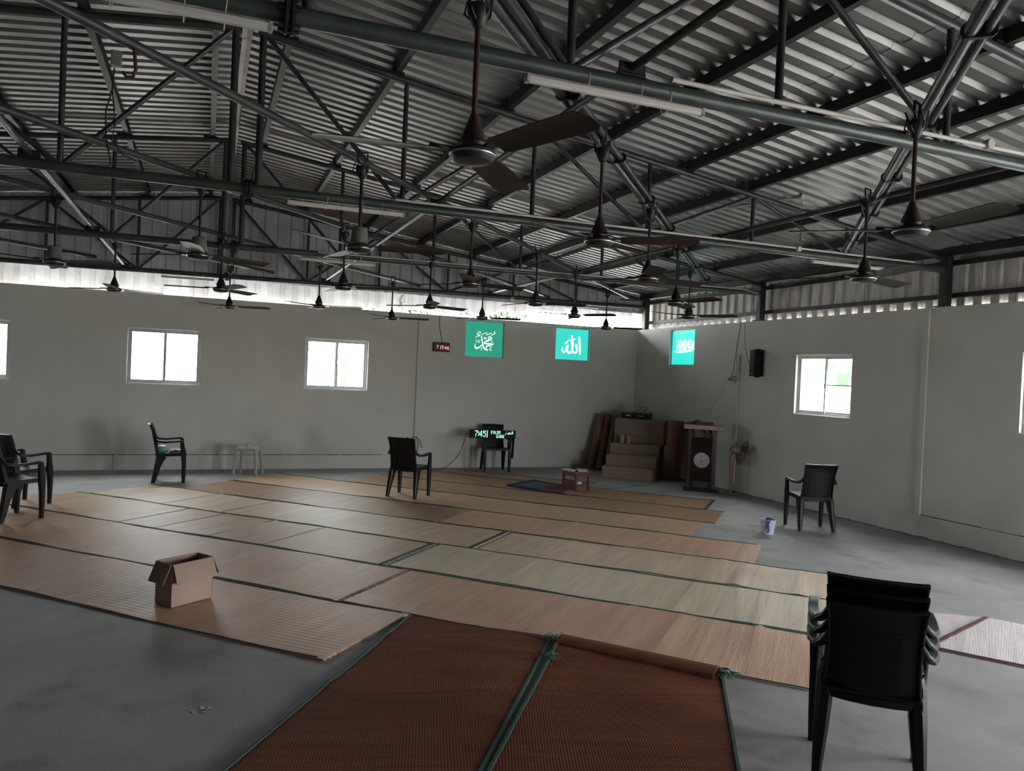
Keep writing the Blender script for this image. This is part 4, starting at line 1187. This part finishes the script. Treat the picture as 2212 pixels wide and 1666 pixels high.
t1, P1 = quad_mat('carpet_mat', 'dark russet woven carpet at lower left of the pair in front, with folded far edge', M_rugBr, [(-.55, 2.35), (.50, 2.05), (2.17, 4.40), (1.37, 5.02)], .006, [(.87, .010, .016, .02), (.66, .012, .007, .05), (.60, .02, .005, -.05)], M_bindt, 'lr', 'russet carpets in front')
t2, P2 = quad_mat('carpet_mat', 'dark russet woven carpet on the right, rolled fold and teal tassels at its end', M_rugBr, [(.56, 2.10), (1.62, 1.70), (2.93, 3.62), (2.22, 4.36)], .006, [(.93, .035, .012, 0), (.60, .01, .004, 0)], M_bindt, 'lr', 'russet carpets in front')
# folded-over end of the right carpet
bm = nb()
def fold(s, q):
    A = Vector((2.24, 4.34, 0)); B = Vector((2.90, 3.60, 0)); p = A.lerp(B, s)
    n = Vector((-.74, -.66, 0)).normalized()
    d = .19 * q - .01
    z = .030 + .016 * math.sin(PI * min(1, q * 1.1)) - (.014 * (q > .95))
    return p + n * d + Vector((0, 0, z)), Vector((0, 0, 1))
shell(bm, 20, 12, fold, .008)
fo = obj('rolled_fold', bm, M_rugBr, None, True); fo.parent = t2; fo.matrix_parent_inverse = (Matrix.Translation(t2.location) @ Matrix.Rotation(t2.rotation_euler.z, 4, 'Z')).inverted()
bm = nb()
for (cx, cy, dirx, diry) in ((2.19, 4.36, -.5, -.6), (2.88, 3.56, .1, -.9), (1.98, 4.08, .6, -.3)):
    for k in range(26):
        a = random.uniform(-.7, .7); ln = random.uniform(.03, .10)
        dx = dirx * math.cos(a) - diry * math.sin(a); dy = dirx * math.sin(a) + diry * math.cos(a)
        ox = cx + random.uniform(-.05, .05); oy = cy + random.uniform(-.05, .05)
        tube(bm, [(ox, oy, .030), (ox + dx * ln * .5, oy + dy * ln * .5, .035), (ox + dx * ln, oy + dy * ln, .016)], .0025, 4)
ta = tag(obj('tassels', bm, mat('teal_tassel', (.08, .22, .17),   .85), None), kind='stuff'); ta.parent = t2; ta.matrix_parent_inverse = (Matrix.Translation(t2.location) @ Matrix.Rotation(t2.rotation_euler.z, 4, 'Z')).inverted()

quad_mat('woven_mat', 'white plastic woven mat behind the black chair stack, crumpled maroon edge', M_matWh, [(4.40, 3.95), (4.64, 3.57), (5.66, 3.90), (5.25, 4.15)], 0, [(.5, .06, .006, 0)], M_bindr, 'lr', 'white woven mats at right')
quad_mat('woven_mat', 'white plastic woven mat running out of the right edge, overlapping its neighbour', M_matWh, [(4.60, 3.53), (5.45, 2.30), (6.50, 2.66), (5.65, 3.87)], .004, [(.3, .05, .006, 0)], M_bindr, 'ln', 'white woven mats at right')

# prayer rugs near the small table
quad_mat('prayer_rug', 'dark blue prayer rug with grey lattice field on the far mats', M_pray, [(4.36, 10.66), (4.72, 10.02), (5.35, 10.50), (5.02, 11.12)], .014, (), mat('navy_edge', (.02, .02, .10), .9), 'lrfn', None, 16, 16)
t, P3 = quad_mat('prayer_rug', 'red prayer rug corner beside the small red table', M_prayr, [(4.62, 10.06), (4.92, 9.84), (5.22, 10.26), (5.02, 10.50)], .021, (), M_pray, 'n', None, 12, 12)
bm = nb()
fc = [Vector((4.50, 10.62, .024)), Vector((4.76, 10.16, .024)), Vector((5.20, 10.50, .024)), Vector((4.98, 10.96, .024))]
plate(bm, fc[0], fc[1], fc[2], fc[3], .0015)
fld = obj('lattice_field', bm, M_prayin)
pr = [o for o in bpy.data.objects if o.name.startswith('prayer_rug') and 'blue' in o.get('label', '')][0]
fld.parent = pr; fld.matrix_parent_inverse = (Matrix.Translation(pr.location) @ Matrix.Rotation(pr.rotation_euler.z, 4, 'Z')).inverted()
bm = nb()
for k in range(1, 8):
    for (A, B, C_, D_) in ((fc[0], fc[1], fc[3], fc[2]), (fc[0], fc[3], fc[1], fc[2])):
        p = A.lerp(C_, k / 8) + Vector((0, 0, .002)); q = B.lerp(D_, k / 8) + Vector((0, 0, .002))
        sweep(bm, [p, q], [(.007, .001)] * 2)
lt = obj('lattice_lines', bm, mat('pale_rug_yarn', (.25, .26, .32), .9)); lt.parent = pr; lt.matrix_parent_inverse = fld.matrix_parent_inverse

# ------------------------------------------------------------------ small carved red table with books
t = thing('carved_table', 'small carved red wooden table with open books on it, on the far mats', 'table', (5.30, 10.14, .012), math.radians(17))
bm = nb(); box(bm, -.16, .16, -.16, .16, .27, .295, .004)
for a in range(4):
    Rm = Matrix.Rotation(a * PI / 2, 4, 'Z'); box(bm, -.14, .14, -.155, -.14, .225, .27, 0, Rm)
obj('top', bm, M_redwood, t)
for sx in (-1, 1):
    for sy in (-1, 1):
        bm = nb(); lathe(bm, [(.016, 0), (.022, .02), (.026, .05), (.016, .065), (.024, .10), (.026, .16), (.016, .185), (.022, .20), (.024, .27)], 12, sx * .135, sy * .135, 0); obj('leg', bm, M_redwood, t, True)
bm = nb(); box(bm, -.135, .135, -.135, .135, .085, .10, .002); obj('lower_shelf', bm, M_redwood, t)
bm = nb(); box(bm, -.15, -.138, -.12, .12, .02, .17); obj('front_panel', bm, M_redwood, t)
def book(x, y, z, rz, w, l, h, m, lab, cover=None, pg=None):
    t = thing('book', lab, 'book', (x, y, z), rz, None)
    bm = nb(); box(bm, -w / 2 + .004, w / 2 - .003, -l / 2 + .004, l / 2 - .004, .003, h - .003); obj('pages', bm, pg or M_paper, t)
    bm = nb(); box(bm, -w / 2, w / 2, -l / 2, l / 2, 0, .003); box(bm, -w / 2, w / 2, -l / 2, l / 2, h - .003, h); box(bm, -w / 2, -w / 2 + .003, -l / 2, l / 2, .003, h - .003); obj('cover', bm, m, t)
book(5.20, 10.18, .307, .5, .14, .2, .022, M_paper, 'pale book on the left half of the small red table')
book(5.38, 10.08, .307, -.5, .14, .16, .022, M_paper, 'pale book on the right half of the small red table')
book(5.29, 10.12, .331, .2, .10, .13, .014, M_cable, 'thin black book lying across the two pale ones')
book(5.29, 10.13, .112, .3, .12, .16, .03, M_paper, 'pale book on the lower shelf of the small red table')
cable('microphone_wire', [(5.28, 10.13, .352), (5.33, 10.15, .375), (5.38, 10.12, .37), (5.42, 10.06, .345)], .004, 'black curved wire on top of the small red table')

# ------------------------------------------------------------------ stepped pulpit
t = thing('stepped_pulpit', 'plywood stepped pulpit with three steps and a tall block in the far corner', 'pulpit', (6.93, 11.28, 0), 0)
fdir = Vector((-.715, -.70, 0)).normalized(); rdir = Vector((-fdir.y, fdir.x, 0))
A0 = Vector((6.53, 11.53, 0)) - Vector((6.93, 11.28, 0)); wS = .90; ds = .24
def stepbox(bm, f0, f1, s0, s1, z0, z1):
    o0 = A0
    def pt(s, f, z): return o0 + rdir * s - fdir * f + Vector((0, 0, z))
    v = [bm.verts.new(pt(s, f, z)) for s in (s0, s1) for f in (f0, f1) for z in (z0, z1)]
    fs = [bm.faces.new([v[i] for i in q]) for q in ((0, 1, 3, 2), (4, 6, 7, 5), (0, 4, 5, 1), (2, 3, 7, 6), (0, 2, 6, 4), (1, 5, 7, 3))]
    bmesh.ops.bevel(bm, geom=list({e for f in fs for e in f.edges}), offset=.004, segments=1, affect='EDGES')
for k, z in enumerate((.20, .385, .57)):
    bm = nb(); stepbox(bm, ds * k, ds * k + (.9 - ds * k), 0, wS, z - .2 if k else 0, z); obj('step', bm, M_ply, t)
bm = nb(); stepbox(bm, ds * 3, ds * 3 + .35, 0, wS + .02, .57, 1.02); obj('top_block', bm, M_ply, t)
def pul(s, f, z): v = Vector((6.93, 11.28, 0)) + A0 + rdir * s - fdir * f; return (v.x, v.y, z)
ra = math.atan2(rdir.y, rdir.x)
# amplifier and things on top
t = thing('amplifier', 'black amplifier box with pale labels on top of the stepped pulpit', 'amplifier', pul(.36, .90, 1.021), ra)
bm = nb(); box(bm, -.27, .27, -.12, .14, 0, .105, .008); obj('case', bm, M_steelamp, t)
bm = nb(); box(bm, -.17, -.09, -.1215, -.12, .045, .07); box(bm, .05, .17, -.1215, -.12, .05, .06); obj('front_labels', bm, M_white, t)
t = thing('plastic_tray', 'grey plastic tray of odds and ends on the amplifier', 'tray', pul(.44, .92, 1.127), ra)
bm = nb(); box(bm, -.17, .19, -.09, .10, 0, .03, .005); obj('base', bm, M_grey, t)
for (x, z, a) in ((-.05, .03, .7), (.06, .03, .6)):
    bm = nb(); box(bm, -.012, .012, -.02, .02, 0, .11, .003, Matrix.Translation((x, 0, z + .004)) @ Matrix.Rotation(a, 4, 'Y')); obj('clip', bm, M_grey, t)
    bm = nb(); box(bm, -.004, .004, -.021, .019, .02, .10, 0, Matrix.Translation((x - .012, -.002, z + .01)) @ Matrix.Rotation(a, 4, 'Y')); obj('clip_edge', bm, M_white, t)
# two mugs on the third step
def mug(x, y, z, lab, m, rz):
    t = thing('mug', lab, 'mug', (x, y, z), rz, 'pale mugs on the pulpit step')
    bm = nb(); lathe(bm, [(.024, 0), (.034, .005), (.037, .05), (.042, .135), (.046, .145), (.043, .145), (.036, .05), (.003, .012)], 18); obj('body', bm, m, t, True)
    bm = nb(); tube(bm, [(.036, 0, .03), (.066, 0, .04), (.068, 0, .09), (.040, 0, .105)], .007, 8, up=Vector((0, 1, 0))); obj('handle', bm, M_redbook, t, True)
M_mug = mat('cream_mug', (.50, .45, .40), .4)
p = pul(.20, .56, .571); mug(*p, 'cream mug on the left, on the upper pulpit step', M_mug, ra)
p = pul(.31, .57, .571); mug(*p, 'cream mug on the right, on the upper pulpit step', M_mug, ra + PI)
# rolled mats
def roll(bx, by, tx, ty, h, r, m, lab, z0=0.0):
    t = thing('rolled_mat', lab, 'rolled mat', (bx, by, z0), 0, 'rolled mats leaning by the pulpit')
    d = Vector((tx - bx, ty - by, h)); s, u = frame_from(d)
    bm = nb()
    # spiral roll
    n = 60; turns = 3.0
    prev = None; dn = d.normalized()
    base = Vector((0, 0, r * math.hypot(d.x, d.y) / d.length + .001))
    ring0 = []; ring1 = []
    for k in range(n + 1):
        a = 2 * PI * turns * k / n; rr_ = r * (.35 + .65 * k / n)
        o = (s * math.cos(a) + u * math.sin(a)) * rr_
        ring0.append((base + o)); ring1.append((base + o + d))
    v0 = [bm.verts.new(p) for p in ring0]; v1 = [bm.verts.new(p) for p in ring1]
    th = .006
    w0 = [bm.verts.new(p - (p - base).normalized() * th) for p in ring0]
    w1 = [bm.verts.new(p - (p - d - base).normalized() * th) for p in ring1]
    for k in range(n):
        bm.faces.new((v0[k], v0[k + 1], v1[k + 1], v1[k])); bm.faces.new((w0[k], w1[k], w1[k + 1], w0[k + 1]))
        bm.faces.new((v0[k], w0[k], w0[k + 1], v0[k + 1])); bm.faces.new((v1[k], v1[k + 1], w1[k + 1], w1[k]))
    bm.faces.new((v0[0], v1[0], w1[0], w0[0])); bm.faces.new((v0[n], w0[n], w1[n], v1[n]))
    obj('mat', bm, m, t, True)
    for f_ in (.18, .82):
        bm = nb()
        c = base + d * f_
        tube(bm, [c + (s * math.cos(2 * PI * k / 16) + u * math.sin(2 * PI * k / 16)) * (r + .003) for k in range(17)], .003, 5, cap=False, up=dn)
        obj('tie_string', bm, M_bindd, t)
roll(6.84, 12.50, 7.12, 12.70, 1.02, .085, M_roll, 'rolled pinkish mat, leftmost of those leaning beside the pulpit')
roll(6.97, 12.38, 7.24, 12.62, 1.02, .072, M_roll, 'rolled mat in the middle of the three left of the pulpit')
roll(7.04, 12.22, 7.33, 12.50, 1.02, .062, M_roll2, 'tan rolled mat closest to the left side of the pulpit')
roll(7.68, 11.08, 7.775, 11.14, 1.02, .165, M_roll, 'thick rolled reed mat standing between the pulpit and the lectern')
roll(7.74, 10.60, 7.82, 10.70, .98, .11, M_rugBr, 'dark rolled carpet half hidden behind the lectern')

# ------------------------------------------------------------------ lectern
M_postw = noisy('grey_brown_wood', (.13, .10, .085), (.18, .14, .12), 4, 6, .6, .05, 40, stretch=(4, 4, 1))
lf = math.atan2(-.60, .80)
t = thing('lectern', 'black-fronted lectern with pale top board and a round white emblem', 'lectern', (7.43, 9.89, 0), lf)
bm = nb(); box(bm, -.27, .27, -.16, .14, 0, .035, .004); obj('base', bm, M_purlin, t)
for sx in (-1, 1):
    bm = nb(); box(bm, sx * .19 - .03, sx * .19 + .03, -.03, .10, .035, 1.0, .004); obj('side_post', bm, M_postw, t)
    bm = nb(); tube(bm, [(sx * .14, -.075, .03), (sx * .14, -.075, .20)], .013, 10); obj('foot_stud', bm, M_purlin, t, True)
bm = nb(); box(bm, -.15, .15, -.09, -.075, .16, .86, .003); obj('front_panel', bm, M_acryl, t)
bm = nb(); box(bm, -.175, .175, -.03, -.02, .06, 1.0); obj('back_panel', bm, M_postw, t)
bm = nb()
for x, dx in ((-.15, .04), (.03, .05), (.14, -.01)):
    sweep(bm, [(x, -.082, .85), (x + dx * .4, -.08, .92), (x - .02, -.06, .99)], [(.02, .012), (.014, .012), (.03, .012)])
obj('curved_bracket', bm, M_acryl, t)
bm = nb(); box(bm, -.30, .30, -.20, .16, .995, 1.065, .006, Matrix.Translation((0, 0, 0))); obj('top_board', bm, M_stone, t)
bm = nb(); lathe(bm, [(.003, 0), (.122, 0), (.122, .004), (.003, .004)], 36, -.005, -.0905, .50, Matrix.Rotation(PI / 2, 4, 'X')); em = obj('emblem', bm, mat('white_emblem', (.62, .62, .64), .5), t)
bm = nb()
def ln(x0, x1, z, h=.004): box(bm, x0, x1, -.0955, -.0945, z, z + h)
ln(-.115, .108, .50, .003); ln(-.035, .022, .475, .010); ln(-.045, .0, .437, .006); ln(.01, .03, .437, .006); ln(-.03, .012, .565, .004); ln(-.025, .015, .553, .003); ln(-.012, .004, .540, .008)
for k in range(28):
    a = 2 * PI * k / 28
    if abs(math.sin(a)) > .3: box(bm, -.005 + .108 * math.cos(a) - .004, -.005 + .108 * math.cos(a) + .004, -.0955, -.0945, .50 + .108 * math.sin(a) - .0012, .50 + .108 * math.sin(a) + .0012)
ep = obj('emblem_print', bm, mat('dark_print', (.06, .06, .07), .6), em)
def lp(x, y, z): v = Matrix.Rotation(lf, 3, 'Z') @ Vector((x, y, 0)); return (7.43 + v.x, 9.89 + v.y, z)
book(*lp(.02, -.05, 1.066), lf + .05, .26, .18, .045, M_redbook, 'dark red book lying on top of the lectern', None, M_redbook)
bm = nb()
def cf2(s, q): return Vector((-.17 + .34 * s, -.10 + .2 * q, .006 + .045 * max(0, math.sin(PI * s) * math.sin(PI * q)) * (1 + .4 * math.sin(8 * s + 3)))), Vector((0, 0, 1))
shell(bm, 14, 8, cf2, .006)
tag(obj('green_cloth', bm, noisy('dark_green_cloth', (.03, .05, .045), (.05, .075, .065), 9, 4, .9, .2, 60), None, True, lp(-.12, .06, 1.067), (0, 0, lf)), 'dark green bunched cloth behind the red book on the lectern', 'cloth')
bm = nb(); tube(bm, [lp(-.42, .05, .95), lp(-.40, .07, 1.02), lp(-.33, .08, 1.07), lp(-.25, .08, 1.075)], .014, 8)
bm.free()

# ------------------------------------------------------------------ pedestal fan
t = thing('pedestal_fan', 'brown pedestal fan beside the right wall, its cage turned away', 'pedestal fan', (7.72, 9.52, 0), math.radians(-22))
bm = nb(); lathe(bm, [(.01, 0), (.20, 0), (.205, .006), (.18, .014), (.05, .022), (.02, .03)], 32); obj('base', bm, noisy('grey_fan_base', (.12, .12, .11), (.17, .17, .16), 6, 4, .5, 0), t, True)
bm = nb(); tube(bm, [(0, 0, .02), (0, 0, .40)], .019, 12); tube(bm, [(0, 0, .40), (0, 0, .42)], .025, 12); tube(bm, [(0, 0, .42), (0, 0, .52)], .024, 12); tube(bm, [(0, 0, .18), (.028, 0, .18)], .009, 8)
obj('pole', bm, M_brown, t, True)
bm = nb(); sweep(bm, [(0, 0, .50), (.01, 0, .58), (.03, 0, .63)], [(.05, .045), (.055, .05), (.04, .05)], up=Vector((0, 1, 0))); obj('neck', bm, M_brown, t, True)
ax = Matrix.Rotation(math.radians(108), 4, 'Y')     # lathe axis z -> mostly +x, slightly up
hp = Vector((.05, 0, .70))
bm = nb(); lathe(bm, [(.01, -.075), (.05, -.07), (.062, -.03), (.062, .03), (.045, .08), (.02, .10)], 24, hp.x, hp.y, hp.z, ax); obj('motor_housing', bm, M_brown, t, True)
gc = hp + ax.to_3x3() @ Vector((0, 0, .13))
bm = nb()
def wp(r, a, d): return gc + ax.to_3x3() @ Vector((r * math.cos(a), r * math.sin(a), d))
for d, r in ((0, .20), (-.035, .13), (.035, .13), (-.02, .175), (.02, .175)):
    tube(bm, [wp(r, 2 * PI * k / 32, d) for k in range(33)], .006 if d == 0 else .0028, 6, cap=False, up=ax.to_3x3() @ Vector((0, 0, 1)))
for k in range(44):
    a = 2 * PI * k / 44
    for sg in (-1, 1):
        tube(bm, [wp(.03, a, sg * .045), wp(.12, a, sg * .038), wp(.198, a, 0)], .0016, 4)
obj('cage', bm, M_grey, t, True)
bm = nb()
for k in range(3):
    a0 = 2 * PI * k / 3
    def bf(s, q):
        r_ = .03 + .15 * s; a = a0 + (q - .5) * (1.1 - .2 * s)
        return wp(r_, a, .018 * (q - .5) * 2), (ax.to_3x3() @ Vector((0, 0, 1)))
    shell(bm, 6, 6, bf, .003)
obj('blades', bm, noisy('dark_green_blade', (.06, .07, .06), (.09, .10, .085), 6, 3, .4, 0), t, True)
cable('fan_cable', [(7.62, 9.66, .012), (7.4, 9.4, .008), (7.5, 9.15, .008), (7.8, 9.1, .01)], .004, 'thin cable on the floor around the pedestal fan', M_greyc)
cable('floor_cable', [(7.35, 11.02, .10), (7.15, 10.7, .012), (6.6, 10.4, .014), (6.0, 10.2, .014), (5.6, 10.15, .014)], .004, 'thin grey cable crossing the floor from the pulpit to the small table', M_greyc)

# ------------------------------------------------------------------ speaker, adapter and wires on the right wall
t = thing('wall_speaker', 'narrow black loudspeaker mounted on the right wall', 'speaker', (R, 9.28, 2.08), -PI / 2)
bm = nb()
v = [(-.115, 0), (-.115, -.05), (-.05, -.13), (.07, -.13), (.115, -.08), (.115, 0)]
lo = [bm.verts.new((x, y, -.205)) for x, y in v]; hi = [bm.verts.new((x, y, .205)) for x, y in v]
for k in range(6): bm.faces.new((lo[k], lo[(k + 1) % 6], hi[(k + 1) % 6], hi[k]))
bm.faces.new(lo[::-1]); bm.faces.new(hi); obj('cabinet', bm, M_black, t)
bm = nb(); box(bm, -.04, .06, -.137, -.13, -.19, .19, .003); gr_ = obj('grille', bm, mat('black_grille', (.012, .012, .014), .7), t)
bm = nb(); box(bm, -.01, .03, -.1385, -.137, -.170, -.162); obj('badge', bm, M_white, gr_)
bm = nb(); box(bm, -.02, .04, -.06, 0, .205, .222, .003); box(bm, -.02, .04, -.06, 0, -.222, -.205, .003); obj('bracket', bm, M_black, t)
cable('speaker_wire', [(R - .03, 9.40, 1.97), (R - .03, 9.47, 2.08), (R - .02, 9.57, 2.30), (R - .02, 9.60, 2.50), (R - .02, 9.62, 2.74)], .004, 'thin wire curving from the speaker up to the wall top', M_greyc)
t = thing('power_adapter', 'black plug adapter hanging on wires against the right wall', 'adapter', (R - .05, 9.86, 1.82), -PI / 2)
bm = nb(); lathe(bm, [(.004, -.09), (.012, -.06), (.022, -.04), (.024, .03), (.010, .04)], 12, 0, 0, 0, Matrix.Rotation(PI / 2, 4, 'Y')); obj('plug', bm, M_cable, t, True)
bm = nb(); box(bm, .0, .09, -.02, .02, -.035, .055, .012); obj('socket', bm, noisy('dirty_socket', (.22, .21, .18), (.30, .29, .25), 9, 4, .6, 0), t)
cable('hanging_wire', [(R - .03, 9.70, 2.74), (R - .03, 9.76, 2.45), (R - .03, 9.80, 2.2), (R - .03, 9.83, 2.02), (R - .04, 9.86, 1.88)], .005, 'left one of the two wires dropping from the wall top to the adapter', M_greyc)
cable('hanging_wire', [(R - .03, 9.69, 2.74), (R - .03, 9.75, 2.45), (R - .03, 9.77, 2.2), (R - .03, 9.74, 1.98), (R - .04, 9.72, 1.82), (R - .04, 9.76, 1.76), (R - .045, 9.80, 1.80)], .004, 'right looping wire dropping from the wall top to the adapter', M_greyc)
cable('taut_wire', [(R - .05, 9.95, 1.82), (7.75, 9.97, 1.5), (7.46, 9.92, 1.12)], .0022, 'thin straight wire from the adapter down to the lectern top', M_greyc)

# ------------------------------------------------------------------ bucket with mug
t = thing('plastic_bucket', 'small white plastic bucket with a blue handle hanging down, on the concrete', 'bucket', (6.13, 6.86, 0), math.radians(-40))
bm = nb(); lathe(bm, [(.062, 0), (.068, .004), (.088, .165), (.094, .167), (.094, .176), (.086, .176), (.064, .012), (.003, .010)], 28); obj('body', bm, M_bucket, t, True)
bm = nb(); tube(bm, [(-.02, -.094, .172), (.0, -.10, .13), (.012, -.095, .07), (.0, -.090, .03)], .008, 8); tube(bm, [(.02, -.094, .172), (-.008, -.10, .12), (-.014, -.094, .07)], .007, 8); obj('handle', bm, M_blue, t, True)
bm = nb(); lathe(bm, [(.020, .10), (.034, .105), (.040, .19), (.036, .19), (.030, .11), (.003, .108)], 16, .01, -.02, 0)
obj('inner_cup', bm, M_blue, t, True)

# ------------------------------------------------------------------ litter on the floor
bm = nb()
for (cx, cy, n) in ((.05, 3.95, 8), (.6, 3.6, 4), (.3, 3.2, 3)):
    for k in range(n):
        x = cx + random.uniform(-.06, .06); y = cy + random.uniform(-.05, .05); s = random.uniform(.004, .012)
        box(bm, x - s, x + s, y - s * .6, y + s * .6, 0, .004)
tag(obj('floor_debris', bm, M_paper), 'small scraps and crumbs on the bare concrete at lower left', 'debris', None, 'stuff')

# ------------------------------------------------------------------ foliage outside, seen over the back wall
def shrub(x, y, z, n, sx, sz, lab, hgt):
    t = thing('shrub', lab, 'shrub', (x, y, 0), 0, 'shrubs outside behind the back wall')
    bm = nb()
    for k in range(n):
        px = random.gauss(0, sx); pz_ = z + random.uniform(-sz, sz); py_ = random.uniform(-.2, .2)
        a = random.uniform(0, 2 * PI); l = random.uniform(.06, .13); w = l * .28; tilt = random.uniform(-.5, .9)
        d = Vector((math.cos(a), math.sin(a) * .7, tilt)).normalized(); s, u = frame_from(d)
        c = Vector((px, py_, pz_))
        pts = [c, c + d * l * .35 + s * w, c + d * l * .7 + s * w * .7, c + d * l, c + d * l * .7 - s * w * .7, c + d * l * .35 - s * w]
        mid = [c + d * l * .35 - u * .006, c + d * l * .7 - u * .006]
        V_ = [bm.verts.new(p) for p in pts]; m_ = [bm.verts.new(p) for p in mid]
        bm.faces.new((V_[0], V_[1], m_[0])); bm.faces.new((V_[0], m_[0], V_[5])); bm.faces.new((V_[1], V_[2], m_[1], m_[0])); bm.faces.new((V_[5], m_[0], m_[1], V_[4])); bm.faces.new((V_[2], V_[3], m_[1])); bm.faces.new((m_[1], V_[3], V_[4]))
    obj('leaves', bm, M_leaf, t)
    bm = nb()
    for k in range(6):
        tube(bm, [(random.uniform(-.1, .1), 0, -.14), (random.uniform(-sx, sx), random.uniform(-.1, .1), z * .6), (random.uniform(-2 * sx, 2 * sx), 0, z)], [.015, .01, .004], 5)
    obj('stems', bm, noisy('stem_bark', (.12, .10, .05), (.18, .15, .08), 9, 4, .8, 0), t)
shrub(2.1, 13.75, 2.87, 170, .40, .08, 'leafy green shrub outside, over the back wall above the middle window', 2.7)
shrub(3.85, 13.75, 2.91, 230, .35, .09, 'leafy green shrub outside, over the back wall between clock and left green sign', 2.7)
shrub(5.35, 13.85, 2.93, 200, .35, .09, 'leafy green shrub outside, just above the left green sign', 2.7)
